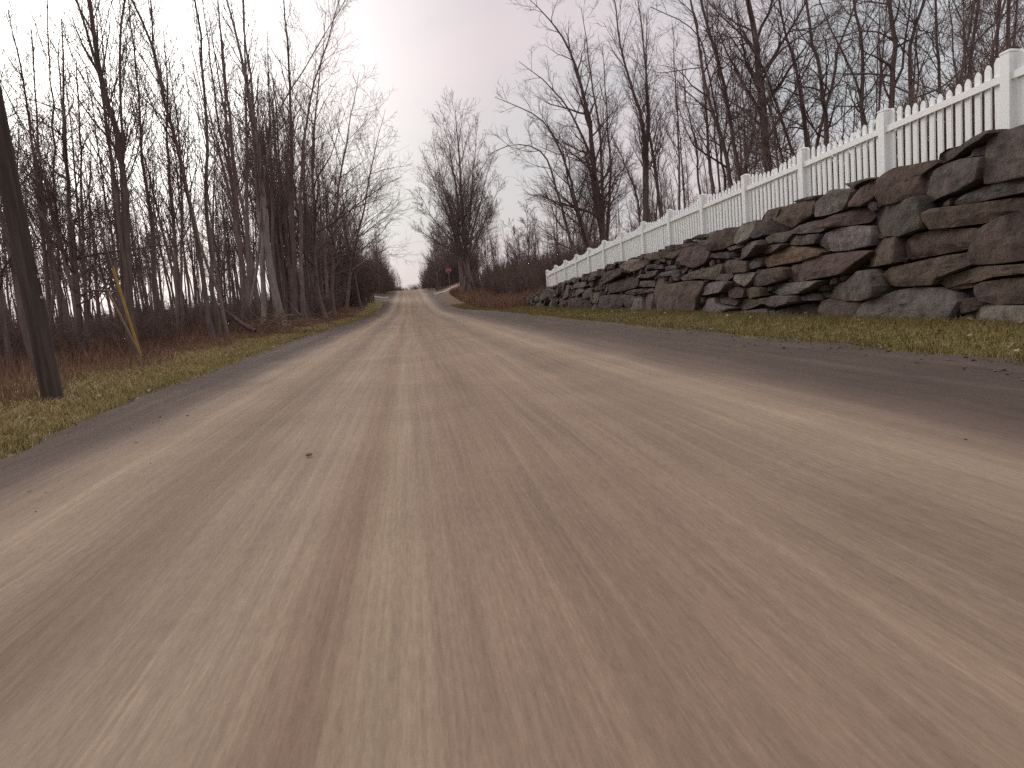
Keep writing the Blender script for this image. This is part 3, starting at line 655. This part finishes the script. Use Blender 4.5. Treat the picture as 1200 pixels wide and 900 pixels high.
hero('dark leaning tree with a tilted grey foot at the end of the left verge', 58, [[(382,376),(367,340),(366,245),(367,167),(380,60)]], 8, 22, seed=6, cfg=WIDE)
hero('roadside tree leaning right over the grass, the last large one before the left junction', 80, [[(408,345),(412,300),(426,245),(437,178),(450,135)]], 5, 20, seed=7, cfg=WIDE)
hero('thick tree at the left picture edge leaning away behind the utility pole', 15, [[(35,385),(18,325),(0,257),(-18,190)]], 10, 9, seed=8)
hero('clump of thin stems just right of the utility pole, lower than its neighbours', 24, [[(55,345),(50,300),(38,180),(23,73)], [(62,340),(58,250),(48,150),(40,70)], [(70,345),(66,260),(60,160),(58,60)]], [8,6,5], [10,9.5,10.5], seed=9)
hero('bushy tree of several stems between the utility pole and the heavy dark tree', 22, [[(92,365),(90,300),(82,200),(78,100)], [(88,330),(84,260),(74,170),(72,80)], [(98,350),(94,260),(96,180),(90,110)]], [11,6,6], [9,8.5,8], seed=10, cfg=GNARL)
hero('thin straight tree against a gap of white sky, right of the heavy dark tree', 26, [[(182,365),(178,290),(172,200),(164,110)]], 7, 11.5, seed=11)
hero('pair of dark stems rising together left of the Y-topped leaning tree', 29, [[(208,372),(205,290),(200,210),(198,130)], [(213,360),(214,290),(212,220),(206,150)]], [8,5], [11,10], seed=12)
hero('dark twin-stemmed tree between the pale slim tree and the tall forking grey tree', 37, [[(285,372),(280,300),(272,200),(262,90),(256,10)], [(284,330),(275,240),(262,160),(245,60)]], [8,6], [17,16], seed=13)
hero('tall leaning tree in the group behind the forking grey tree, its top over the road', 50, [[(358,362),(354,280),(358,180),(372,90),(392,30)]], 7, 21, seed=14, cfg=POP)
hero('many-branched tree with drooping tips in the group before the leaning roadside tree', 66, [[(392,352),(392,290),(398,220),(412,140),(420,90)]], 6, 20, seed=15, cfg=WIDE)
# centre
hero('broad vase-shaped tree on a double trunk beside the stop sign', 92, [[(549,330),(546,290),(544,240),(540,190),(534,130)], [(541,326),(537,290),(534,230),(526,170),(519,145)], [(549,300),(556,260),(568,210),(578,185)], [(541,304),(530,268),(512,225),(500,190)], [(541,298),(524,276),(503,250),(492,228)], [(541,302),(520,288),(500,276),(487,268)], [(548,290),(552,240),(556,190),(558,150)], [(540,285),(524,235),(512,190),(508,160)], [(550,302),(562,275),(576,240),(586,215)]], [8,7,4.5,4,3,2.5,4,3,3], [22.5,20,16,15.5,12,7.5,19,17.5,13], seed=16, cfg=VASE, nlimb=6)
# right side
hero('large many-stemmed tree fanning out left towards the road behind the fence end', 43, [[(708,285),(703,250),(702,222),(694,160),(685,111),(672,61),(649,22),(616,-5)], [(703,240),(699,194),(672,133),(644,97),(608,72)], [(690,285),(677,244),(660,185),(649,155),(630,133),(580,114)], [(706,230),(704,150),(691,90),(682,20)], [(684,282),(672,230),(661,170),(640,150)], [(712,270),(716,200),(712,140),(706,60)], [(670,288),(655,235),(638,175),(600,165),(578,180)]], [12,7,6,6,5,5,5], [15,12,10,15,9,13,8], seed=17, cfg=dict(WIDE, l1=.26), nlimb=8)
hero('dark clump of upright stems rising behind the middle of the fence', 35, [[(757,260),(755,236),(755,139),(735,97),(722,14)], [(762,262),(760,250),(758,111),(749,14)], [(776,255),(774,242),(760,125),(760,55)], [(750,258),(748,230),(728,180),(722,170)]], [8,6,6,4], [13,13,11,6], seed=18)
hero('very thin straight tree, first one right of the dark stem clump', 34, [[(796,245),(790,111),(788,42)]], 4, 10, seed=19, cfg=SLIM)
hero('thin tree between the very thin straight one and the next twin stem behind the fence', 33, [[(822,232),(812,160),(802,105)]], 4, 8, seed=20, cfg=SLIM)
hero('dark thin twin stem close above the fence left of the double curving trees', 31, [[(836,226),(834,205),(824,97)], [(840,215),(836,150),(842,90)]], [7,4], [8,7], seed=21, cfg=SLIM)
hero('curving tree whose long high limb arches left above the fence', 29, [[(860,215),(858,200),(838,125),(824,55),(813,14)], [(832,85),(826,40),(800,25),(762,8)]], [7,4], [12,8.5], seed=22, cfg=GNARL)
hero('slender tall tree curving left beside the thickest trunk above the fence', 28, [[(868,208),(863,180),(849,83),(824,-5)]], 7, 13, seed=23)
hero('thickest trunk above the fence, straight and dark with wide side limbs', 27, [[(899,200),(895,150),(887,57),(878,0)], [(893,92),(908,62),(928,48),(953,37)], [(889,60),(870,38),(850,22),(838,10)], [(894,110),(880,80),(866,62)]], [13,5,5,4], [15,8.5,9,7.5], seed=24, cfg=dict(WIDE, l1=.28), nlimb=8)
hero('bent thin tree right of the thickest trunk', 26, [[(945,185),(942,160),(931,79),(914,14)]], 6, 10, seed=25, cfg=GNARL)
hero('forked tree with two close upright arms over a fence post', 25, [[(968,172),(967,150),(965,99),(948,14)], [(968,120),(975,90),(978,55),(1000,10)]], [8,6], [10,9.5], seed=26, cfg=GNARL)
hero('crooked tree with a side stem left of the dark straight tree above the fence', 23, [[(1015,150),(1014,125),(1018,57),(1004,0)], [(1012,145),(1004,90),(985,65),(975,40)]], [7,4], [9,7], seed=27, cfg=GNARL)
hero('dark straight tree, second thickest above the fence', 22, [[(1045,130),(1044,116),(1048,42),(1041,-5)]], 9, 11, seed=28, cfg=GNARL)
hero('stout crooked tree right beside the second thickest trunk', 22, [[(1067,120),(1066,100),(1064,42),(1084,-5)]], 7, 9, seed=29, cfg=GNARL)
hero('thin upright tree above the fence bay nearest the camera', 20, [[(1101,105),(1101,80),(1100,42),(1097,0)]], 5, 8, seed=30, cfg=GNARL)
hero('right-leaning bushy tree above the last fence bay', 18.5, [[(1130,95),(1132,75),(1146,0)], [(1134,60),(1150,40),(1175,20)]], [5,4], [7,5], seed=31, cfg=GNARL)
hero('low spreading tree at the right picture edge over the nearest fence post', 17, [[(1158,75),(1160,60),(1177,0)], [(1160,64),(1182,45),(1199,30)]], [5,4], [6.5,5], seed=32, cfg=GNARL)

# woodland copies
def proto(seed, H, r, cfg, nst=1):
    rng = np.random.default_rng(seed); tr, cw = [], []
    for k in range(nst):
        lean = rng.normal(0, .05, 2) + (rng.normal(0, .12, 2) if k else 0)
        h = H * (1 if k == 0 else rng.uniform(.6, .95)); rr = r * (1 if k == 0 else rng.uniform(.45, .75))
        P = np.array([[lean[0] * z + .0008 * z * z * rng.normal(), lean[1] * z, z] for z in np.linspace(0, h, 7)]); P[:, :2] += rng.normal(0, .12, 2) if k else 0
        S = densify(P, rng, 14, .02 * H / 8); tr.append(trunk_item(S, rr, .012, 7))
        c = dict(cfg);  c['n1'] = c['n1'] if k == 0 else c['n1'] // 2
        for it in limbs(rng, S, rr, .012, c): cw += it
    return tube_mesh('trunk', tr), tube_mesh('crown', cw)
PR = [proto(40 + i, *a) for i, a in enumerate([(12, .085, SLIM), (13, .10, SLIM), (10, .07, SLIM), (14, .13, SLIM), (11, .08, SLIM, 2), (9, .07, GNARL, 2), (8, .06, GNARL), (13, .11, SLIM, 3), (12, .12, dict(WIDE, n4=0, l1=.28, tw=2.4)), (10, .10, dict(WIDE, n4=0, l1=.33, tw=2.4), 2)])]
for a, b in PR: a.materials.append(BARK); b.materials.append(TWIG)
def copy_tree(i, x, y, s, rot, label, group, lean=0.0, zs=1.0):
    t = thing('bare_tree', label, 'tree', (x, y, float(hz(x, y)) - .08), group)
    t.rotation_euler = (lean * math.cos(rot * 3), lean * math.sin(rot * 3), rot); t.scale = (s, s, s * zs)
    a, b = PR[i]; obj('trunk', a, None, t); obj('crown', b, None, t); return t
rt = random.Random(77); placed = []
def free(x, y, d):
    if any((x - a) ** 2 + (y - b) ** 2 < d * d for a, b in placed): return False
    placed.append((x, y)); return True
LL_ = 'thin bare tree in the crowded left wood, behind the larger trees along the verge'
n = 0
while n < 118:
    y = 13 + 112 * rt.random() ** 1.25; x = -7.6 - (34 + y * .12) * rt.random() ** 1.5
    if x < -.75 * y - 14 or not free(x, y, .75): continue
    far = sm(28, 60, y); s = rt.uniform(.72, 1.08) * (1 + .5 * far)
    copy_tree(rt.choice([0, 1, 2, 2, 3, 4, 4, 5, 7, 8 if y > 45 else 2]), x, y, float(s), rt.uniform(0, 6.28), LL_, 'bare trees crowded in the left wood', rt.gauss(0, .05)); n += 1
n = 0
while n < 62:
    y = 14 + 82 * rt.random(); x = 12.5 + 34 * rt.random() ** 1.3
    if x > y * .95 + 12 or not free(x, y, 1.2): continue
    s = rt.uniform(.55, .9) * (1 + .25 * float(sm(40, 70, y)))
    copy_tree(rt.choice([0, 1, 2, 4, 5, 5, 6, 6, 9]), x, y, s, rt.uniform(0, 6.28), 'thin bare tree on the hillside, behind the larger trees along the fence', 'bare trees on the hillside behind the fence', rt.gauss(0, .07)); n += 1
for sd, lab, g in ((-1, 'small distant tree lining the left side of the road past the junction', 'distant trees left of the road'), (1, 'small distant tree lining the right side of the road past the junction', 'distant trees right of the road')):
    for k in range(15):
        y = 128 + 70 * rt.random(); x = sd * (4.6 + 10 * rt.random() ** 1.5)
        copy_tree(rt.choice([8, 9, 8, 4, 5]), x, y, rt.uniform(.75, 1.15), rt.uniform(0, 6.28), lab, g, rt.gauss(0, .04))
for k in range(18):
    y = 48 + 62 * rt.random(); x = 9 + 10 * rt.random()
    if y > 108 and x < 12: continue
    copy_tree(rt.choice([5, 6, 9, 4]), x, y, rt.uniform(.6, .95), rt.uniform(0, 6.28), 'bare tree standing in the purple-brown thicket past the end of the wall', 'trees in the thicket past the wall', rt.gauss(0, .08))
for k in range(28):
    y = 44 + 46 * rt.random(); x = -6.9 - 4.5 * rt.random(); free(x, y, .1)
    copy_tree(rt.choice([0, 3, 4, 7, 8, 3]), x, y, rt.uniform(1.15, 1.5), rt.uniform(0, 6.28), 'tall bare tree in the crowded row at the far end of the left verge', 'tall trees at the far end of the left verge', rt.gauss(0, .04))
for k in range(14):
    y = 84 + 26 * rt.random(); x = -5.2 - 6 * rt.random()
    copy_tree(rt.choice([8, 9, 8, 4]), x, y, rt.uniform(.85, 1.25), rt.uniform(0, 6.28), 'bare tree in the dense dark row just before the left junction', 'trees before the left junction', rt.gauss(0, .05))

WD = [proto(140 + i, *a) for i, a in enumerate([(11, .09, LITE), (12, .10, LITE, 2), (9, .07, LITE), (13, .11, LITE)])]
def mesh_arr(me):
    v = np.empty(len(me.vertices) * 3, np.float32); me.vertices.foreach_get('co', v); f = np.empty(len(me.loops), np.int32); me.loops.foreach_get('vertex_index', f); return v.reshape(-1, 3), f.reshape(-1, 4)
WD = [[mesh_arr(m) for m in pr] for pr in WD]
def woods(name, spots, label):
    VV, FF, off = [], [], 0; rng = np.random.default_rng(len(spots))
    for x, y, sc in spots:
        a = rng.uniform(0, 6.28); R = np.array([[math.cos(a), -math.sin(a), 0], [math.sin(a), math.cos(a), 0], [0, 0, 1]])
        for V, F in WD[rng.integers(4)]:
            V = V * sc; V = V + V[:, 2:3] * np.array([[rng.normal(0, .03), rng.normal(0, .03), 0]])
            VV.append(V @ R.T + [x, y, float(hz(x, y)) - .1]); FF.append(F + off); off += len(V)
    tag(obj(name, shade(mesh_np(name, np.concatenate(VV), [np.concatenate(FF)])), TWIG), label, 'woods', kind='stuff')
sp = []
while len(sp) < 230:
    y = 20 + 105 * rt.random(); x = -11 - (42 + .15 * y) * rt.random()
    if x > -.75 * y - 16: sp.append((x, y, rt.uniform(.6, .95) * (1 + .35 * float(sm(28, 60, y)))))
for k in range(60): sp.append((rt.choice([-1, 1]) * (4.0 + 26 * rt.random()), 150 + 110 * rt.random(), rt.uniform(.8, 1.2)))
for k in range(46):
    y = 172 + 60 * rt.random(); sd = rt.choice([-1, 1]); x = 1.0 + sd * (2.6 + 8 * rt.random()); sp.append((x, y, min(1.0, .10 + abs(x - 1.0) * .11) * rt.uniform(.8, 1.1)))
woods('far_woods', sp, 'mass of bare trees deep in the left wood and beyond the crest of the road')
sp = []
while len(sp) < 110:
    y = 22 + 120 * rt.random(); x = 16 + 45 * rt.random()
    if x < y * .95 + 10 and y < 130: sp.append((x, y, rt.uniform(.55, .95)))
woods('far_woods', sp, 'mass of bare trees far back on the hillside behind the fence')
# ------------------------------------------------------------------ brush, weeds, grass
def bush(seed, h=1.0, ns=9):
    rng = np.random.default_rng(seed); it = []
    for k in range(ns):
        a = rng.uniform(0, 6.28); P = wander(rng, np.array([rng.normal(0, .13), rng.normal(0, .13), -.05]), np.array([math.cos(a) * .45, math.sin(a) * .45, 1]), h * rng.uniform(.7, 1.15), 5, .10, .03)
        it.append((P, np.linspace(.010, .004, 5), 3))
        for j in range(6):
            p, d, Ln = along(P, rng.uniform(.2, .95)); P2 = wander(rng, p, side_dir(rng, d, rng.uniform(.4, .9), rng.uniform(0, 6.28)), Ln * rng.uniform(.25, .5), 4, .13, .06)
            it.append((P2, np.linspace(.006, .003, 4), 3))
            for q in range(2):
                p3, d3, _ = along(P2, rng.uniform(.2, .9)); P3 = wander(rng, p3, side_dir(rng, d3, rng.uniform(.4, 1), rng.uniform(0, 6.28)), Ln * rng.uniform(.12, .25), 3, .1, .05)
                it.append((P3, np.linspace(.004, .0025, 3), 3))
    return tubes(it)
BU = [bush(300 + i) for i in range(6)]
def scatter(name, spots, mat, label, cat):
    VV, FF, off = [], [], 0; rng = np.random.default_rng(len(spots))
    for (x, y, s, h) in spots:
        V, F = BU[rng.integers(len(BU))]; a = rng.uniform(0, 6.28); R = np.array([[math.cos(a), -math.sin(a), 0], [math.sin(a), math.cos(a), 0], [0, 0, 1]])
        VV.append((V * [s, s, h]) @ R.T + [x, y, float(hz(x, y))]); FF.append(F[0] + off); off += len(V)
    return tag(obj(name, shade(mesh_np(name, np.concatenate(VV), [np.concatenate(FF)])), mat), label, cat, kind='stuff')
sp = []
while len(sp) < 520:
    y = 11 + 100 * rt.random() ** 1.4; x = -7.2 - 22 * rt.random() ** 1.4
    if x < -.75 * y - 8: continue
    if y < 16 and x > -8.5: continue
    h = rt.uniform(.7, 1.7) * (1.0 + .4 * float(sm(40, 80, y))); sp.append((x, y, h * rt.uniform(.8, 1.1), h))
for k in range(150):
    y = 88 + 24 * rt.random(); x = -5.0 - 9 * rt.random(); h = rt.uniform(2.0, 5.5); sp.append((x, y, h * .55, h))
scatter('undergrowth', sp, BRUSH, 'dense brown twiggy undergrowth at the foot of the left wood', 'undergrowth')
sp = []
while len(sp) < 330:
    y = 43 + 66 * rt.random(); x = 8.2 + 11 * rt.random() ** 1.3
    if y > 106 and x < 13: continue
    h = rt.uniform(1.8, 3.0) * (.75 + .25 * float(sm(8, 11, x))); sp.append((x, y, h * .7, h))
for k in range(330):
    y = 130 + 60 * rt.random(); sd = rt.choice([-1, 1]); x = sd * (3.7 + 9 * rt.random()); h = rt.uniform(2.0, 4.0) + .25 * abs(x); sp.append((x, y, h * .6, h))
for k in range(130):
    y = 166 + 30 * rt.random(); x = 22 * (rt.random() - .5); h = rt.uniform(.7, 1.3) + .25 * abs(x); sp.append((x, y, h * .9, h))
scatter('thicket', sp, BRUSH, 'purple-brown thicket of thin stems past the wall and along the far road', 'thicket')
sp = []
while len(sp) < 360:
    y = 6 + 40 * rt.random(); x = 9.2 + 22 * rt.random() ** 1.2
    h = rt.uniform(.6, 1.5); sp.append((x, y, h * 1.0, h))
for k in range(80): sp.append((10.5 + 8 * rt.random(), 10.5 + 7 * rt.random(), 1.3, rt.uniform(1.2, 2.1)))
scatter('hillside_brush', sp, BRUSH, 'tangled brown brush covering the slope behind the fence', 'brush')
def blades(name, n, region, hfun, wid, mat, label, cat, seed, lean=.35):
    rng = np.random.default_rng(seed); x, y = region(rng, n); n = len(x)
    h = hfun(rng, x, y); a = rng.uniform(0, 6.28, n); w = wid * rng.uniform(.6, 1.3, n) * (1 + y / 45)
    l = rng.normal(0, lean, (n, 2)) * h[:, None]; z = hz(x, y) - .012
    dx, dy = np.cos(a) * w / 2, np.sin(a) * w / 2
    V = np.empty((n, 5, 3))
    V[:, 0] = np.stack([x - dx, y - dy, z], -1); V[:, 1] = np.stack([x + dx, y + dy, z], -1)
    mx_, my_ = x + l[:, 0] * .35, y + l[:, 1] * .35
    V[:, 2] = np.stack([mx_ + dx * .75, my_ + dy * .75, z + h * .6], -1); V[:, 3] = np.stack([mx_ - dx * .75, my_ - dy * .75, z + h * .6], -1)
    V[:, 4] = np.stack([x + l[:, 0], y + l[:, 1], z + h * .95], -1)
    i = np.arange(n)[:, None] * 5
    return tag(obj(name, mesh_np(name, V.reshape(-1, 3), [i + [0, 1, 2, 3], i + [3, 2, 4]]), mat), label, cat, kind='stuff')
def reg_left(rng, n):
    y = 4.5 + 80 * rng.random(n) ** 2.0; u = rng.random(n); x = rl(y) + .10 + .40 * rng.random(n) ** 3 - (2.7 + .25 * np.sin(y * .8)) * u ** 1.15; return x, y
def reg_right(rng, n):
    y = 3.0 + 75 * rng.random(n) ** 1.9; u = rng.random(n); x0 = rr(y) - .10 - .45 * rng.random(n) ** 3; x = x0 + (7.25 - x0) * u; return x, y
blades('grass', 95000, reg_left, lambda r, x, y: r.uniform(.03, .10, len(x)), .007, GRASS, 'short olive grass along the left edge of the dirt road', 'grass', 1, .5)
blades('grass', 95000, reg_right, lambda r, x, y: r.uniform(.03, .10, len(x)), .007, GRASS2, 'strip of short olive grass at the foot of the stone wall', 'grass', 2, .5)
def reg_dry(rng, n):
    y = 4.5 + 80 * rng.random(n) ** 1.9; u = rng.random(n); x = rl(y) - .35 - 3.0 * u ** .8; return x, y
blades('dry_grass', 60000, reg_dry, lambda r, x, y: r.uniform(.03, .12, len(x)), .008, STRAW, 'straw-coloured dead grass lying through the left verge', 'grass', 6, .9)
def reg_weed(rng, n):
    y = 6 + 80 * rng.random(n) ** 1.6; u = rng.random(n); x = rl(y) - 1.7 - (5.5) * u ** 1.3 - .3 * np.sin(y); return x, y
blades('dry_weeds', 60000, reg_weed, lambda r, x, y: r.uniform(.10, .75, len(x)) * (.35 + .65 * sm(0, -2.6, x - (rl(y) - 1.9))), .008, DRY, 'reddish-brown dead weeds between the left verge and the wood', 'weeds', 3, .3)
def reg_weed2(rng, n):
    y = 45 + 62 * rng.random(n); x = 5.6 + 3.6 * rng.random(n) ** 1.0; return x, y
blades('dry_weeds', 26000, reg_weed2, lambda r, x, y: r.uniform(.15, .8, len(x)), .012, DRY, 'tan dead grass on the bank past the end of the wall', 'weeds', 4, .3)

# brush pile by the verge
pb = []; rng = np.random.default_rng(8); pc = at_y(318, 388, 33); pc[2] = float(hz(pc[0], pc[1]))
for k in range(170):
    p = pc + np.array([rng.normal(0, 1.0), rng.normal(0, 1.1), rng.uniform(.02, .75)]); d = norm(np.array([rng.normal(), rng.normal(), rng.normal(0, .35)]))
    p[2] = max(p[2], float(hz(p[0], p[1])) + .03)
    P = wander(rng, p, d, rng.uniform(.7, 2.0), 5, .15, -.03); P[:, 2] = np.maximum(P[:, 2], hz(P[:, 0], P[:, 1]) + .01)
    pb.append((P - pc, np.linspace(rng.uniform(.008, .022), .005, 5), 4))
M = MT('dead_sticks', .9, .1); M.color(M.ramp(M.noise(M.pos(), 3, 4), [(.35, (.10, .065, .05)), (.65, (.25, .18, .13))])); STICK = M.m
o = obj('brush_pile', tube_mesh('brush_pile', pb), STICK, None, tuple(pc)); tag(o, 'heap of tan dead sticks at the edge of the left verge', 'brush pile', kind='stuff')
# leaning dead log and bleached stick
def log(name, label, pts, D, w, mat, seed):
    P = np.array([at_y(x, y, d) for (x, y), d in zip(pts, D)]); g = hz(P[:, 0], P[:, 1]); P[:, 2] = np.maximum(P[:, 2], g + .03)
    base = P[-1].copy(); rng = np.random.default_rng(seed); S = densify(P - base, rng, 12, .02); it = [(S, np.linspace(w * .4, w, 12), 7)]
    for k in range(6):
        p, d, _ = along(S, rng.uniform(.05, .6)); it.append((wander(rng, p, side_dir(rng, d, 1.0, rng.uniform(0, 6.28)), rng.uniform(.3, .8), 4, .15, .05), np.linspace(w * .3, .006, 4), 4))
    o = obj(name, tube_mesh(name, it), mat, None, tuple(base)); tag(o, label, 'branch')
log('fallen_log', 'dark dead trunk leaning down to the left of the brush pile', [(238,345), (265,365), (299,388)], (32, 31.5, 31), .10, BARK, 1)
log('fallen_branch', 'pale bleached stick lying on the grass right of the brush pile', [(366,378), (376,377), (384,377)], (52, 52, 52), .05, STICK, 2)

# ------------------------------------------------------------------ utility pole and guy wires
pb0 = np.array([-4.76, 10.64, 0.0]); pb0[2] = float(hz(*pb0[:2]))
pole = thing('utility_pole', 'thick dark wooden utility pole at the edge of the left verge', 'utility pole', tuple(pb0))
pole.rotation_euler = (0, math.radians(-2.3), 0); zz = np.linspace(-.2, 10.2, 30); rngp = np.random.default_rng(3)
P = np.stack([np.cumsum(rngp.normal(0, .003, 30)), np.cumsum(rngp.normal(0, .003, 30)), zz], -1)
M = MT('creosote_wood', .85, .2); p = M.objc()
a = M.noise(p, 14, 5, .65, (1, 1, .06)); b = M.noise(p, 1.1, 3)
M.color(M.mix(M.rng(b, .4, .7, 0, .5), M.ramp(a, [(.3, (.032, .024, .022)), (.5, (.07, .053, .047)), (.72, (.12, .096, .084))]), (.085, .062, .056))).bump(a, .04, .9)
obj('shaft', tube_mesh('shaft', [(P, np.linspace(.128, .088, 30), 16)]), M.m, pole)
M = MT('galvanised_metal', .4, .5); M.b.inputs['Metallic'].default_value = .8; M.color((.42, .42, .41)); METAL = M.m
for k, z in enumerate((1.35, 1.62, 1.8)):
    q = MB(); q.box((.122 - .004 * z, -.03 + .02 * k, z), (.012, .035, .05 if k else .035)); obj('tag_plate', q.mesh('tag_plate'), METAL, pole)
for hgt_ in (6.0, 8.6):
    an = np.linspace(0, 2 * math.pi, 25)[:-1]
    q = MB(); R_ = .128 - .004 * hgt_ + .006; V = [(R_ * math.cos(t), R_ * math.sin(t), hgt_ + dz) for dz in (-.03, .03) for t in an]
    q.add(V, [(i, (i + 1) % 24, 24 + (i + 1) % 24, 24 + i) for i in range(24)]); obj('guy_band', q.mesh('guy_band'), METAL, pole)
anc = at_y(165, 417, 15.5)
def fitz(target):
    best = None
    for z in np.arange(2, 10, .05):
        e = np.array([pb0[0] - .04 * z, pb0[1], z + pb0[2]]); m = 1e9
        for t in np.linspace(0, .6, 200):
            c = RW.T @ (anc + (e - anc) * t - EYEP); px = (600 + F_PX * c[0] / -c[2], 450 - F_PX * c[1] / -c[2]); m = min(m, math.hypot(px[0] - target[0], px[1] - target[1]))
        if best is None or m < best[0]: best = (m, z)
    return best[1]
guy = thing('guy_wire', 'slanting guy wires in yellow and tan guards beside the utility pole', 'guy wire', tuple(anc))
M = MT('yellow_plastic', .5, .4); M.color(M.ramp(M.noise(M.pos(), 3, 3), [(.3, (.46, .29, .07)), (.7, (.58, .41, .12))])); YEL = M.m
M = MT('faded_plastic', .6, .3); M.color((.46, .38, .27)); PALE = M.m
for tgt, mat, lab in (((128, 300), YEL, 'yellow guard'), ((108, 306), PALE, 'faded tan guard')):
    z = fitz(tgt); e = np.array([pb0[0] - .04 * z, pb0[1], pb0[2] + z]) - anc; u = norm(e)
    print('guy attach', z)
    obj('wire', tube_mesh('wire', [(np.array([u * 0, e * .5, e]), np.full(3, .006), 6)]), METAL, guy)
    g_ = obj('guard', tube_mesh('guard', [(np.array([u * 0, u * .9, u * 1.85]), np.full(3, .026 if mat is YEL else .019), 8)]), mat, guy); g_['label'] = lab
q = MB(); ag = anc[2] - float(hz(anc[0], anc[1])); q.box((0, 0, -ag / 2 - .05), (.025, .025, ag + .15)); obj('anchor_rod', q.mesh('anchor_rod'), BARK, guy)

# ------------------------------------------------------------------ stop sign
sp0 = at_y(525.5, 317, 111); gz = float(hz(sp0[0], sp0[1]))
sign = thing('stop_sign', 'red octagonal stop sign on a thin post at the right side road', 'sign', (sp0[0], sp0[1], gz)); hh = sp0[2] - gz
print('sign height', hh, sp0)
def octa(r, t, y):
    V = [(r * math.cos(math.pi / 8 + k * math.pi / 4), yy, r * math.sin(math.pi / 8 + k * math.pi / 4)) for yy in (y, y + t) for k in range(8)]
    q = MB(); q.add(V, [tuple(range(8)), tuple(range(15, 7, -1))] + [(k + 8, (k + 1) % 8 + 8, (k + 1) % 8, k) for k in range(8)]); return q
M = MT('sign_red', .5, .4); M.color((.33, .018, .025)); RED = M.m
M = MT('sign_white', .5, .4); M.color((.75, .72, .70)); SW = M.m
b = octa(.40, .012, 0).mesh('border'); obj('border', b, SW, sign, (0, 0, hh)); b = octa(.375, .004, -.006).mesh('face'); obj('face', b, RED, sign, (0, 0, hh))
cu = bpy.data.curves.new('lettering', 'FONT'); cu.body = 'STOP'; cu.size = .30; cu.align_x = 'CENTER'; cu.align_y = 'CENTER'; cu.extrude = .002
o = bpy.data.objects.new('lettering', cu); C.objects.link(o); o.rotation_euler = (math.pi / 2, 0, 0); o.location = (0, -.012, hh); cu.materials.append(SW)
bpy.context.view_layer.update(); me = bpy.data.meshes.new_from_object(o.evaluated_get(bpy.context.evaluated_depsgraph_get())); bpy.data.objects.remove(o)
o = obj('lettering', me, SW, sign, (0, -.012, hh)); o.rotation_euler = (math.pi / 2, 0, 0)
q = MB(); q.box((0, .03, hh / 2 + .1), (.05, .035, hh + .6)); obj('post', q.mesh('post'), METAL, sign)

# ------------------------------------------------------------------ loose stones
def pebble(r, seed):
    rng = np.random.default_rng(seed); import bmesh
    bm = bmesh.new(); bmesh.ops.create_icosphere(bm, subdivisions=2, radius=r)
    for v in bm.verts: v.co = v.co * (1 + .3 * mnoise.noise(v.co / r * 1.3 + Vector((seed, 0, 0)))); v.co.z *= .6; v.co.x *= 1.3
    V = np.array([v.co[:] for v in bm.verts]); bm.verts.index_update(); Fc = np.array([[v.index for v in f.verts] for f in bm.faces]); bm.free(); return V, Fc
M = MT('loose_stone', .9, .2); M.color(M.ramp(island(M), [(0, (.05, .04, .034)), (.6, (.12, .092, .073)), (1, (.19, .15, .12))])); PEB = M.m
PB = [pebble(1, s) for s in range(4)]
VV, FF, off = [], [], 0; rng = np.random.default_rng(21)
for k in range(2600):
    y = 3 + 45 * rng.random() ** 2.2
    x = rng.choice([rl(y) + .1 + abs(rng.normal(0, .45)), rr(y) - .1 - abs(rng.normal(0, .7))])
    V, Fc = PB[rng.integers(4)]; r = .004 + .013 * rng.random() ** 4; a = rng.uniform(0, 6.28); R = np.array([[math.cos(a), -math.sin(a), 0], [math.sin(a), math.cos(a), 0], [0, 0, 1]])
    VV.append((V * r) @ R.T + [x, y, float(hz(x, y)) + .02]); FF.append(Fc + off); off += len(V)
tag(obj('gravel', mesh_np('gravel', np.concatenate(VV), [np.concatenate(FF)]), PEB), 'loose dark gravel along the road shoulders', 'gravel', kind='stuff')
VV, FF, off = [], [], 0
for k in range(520):
    y = 3.5 + 40 * rng.random() ** 1.7
    x = (rl(y) + .3 - 2.6 * rng.random()) if rng.random() < .6 else (rr(y) - .3 + 2.2 * rng.random())
    r = rng.uniform(.018, .038); a = rng.uniform(0, 6.28); u = np.array([math.cos(a), math.sin(a), rng.normal(0, .3)]); w = np.array([-math.sin(a), math.cos(a), rng.normal(0, .3)])
    c = np.array([x, y, float(hz(x, y)) + rng.uniform(.02, .05)]); up = np.array([0, 0, .35 * r])
    VV.append(np.array([c - u * r * 1.4, c - w * r * .7 + up, c + u * r * 1.5, c + w * r * .7 + up])); FF.append([off, off + 1, off + 2, off + 3]); off += 4
M = MT('dead_leaf', .8, .2); M.color(M.ramp(island(M), [(0, (.12, .07, .045)), (.5, (.27, .18, .11)), (.85, (.40, .30, .20)), (1, (.55, .48, .38))]))
tag(obj('dead_leaves', mesh_np('dead_leaves', np.concatenate(VV), [np.array(FF)]), M.m), 'scattered dry fallen leaves on the grass verges', 'dead leaves', kind='stuff')
V, Fc = PB[1]; o = obj('small_stone', mesh_np('small_stone', V * .017, [Fc]), PEB, None, (-.70, 4.71, .03)); tag(o, 'single small dark stone lying on the pale left wheel track', 'stone')
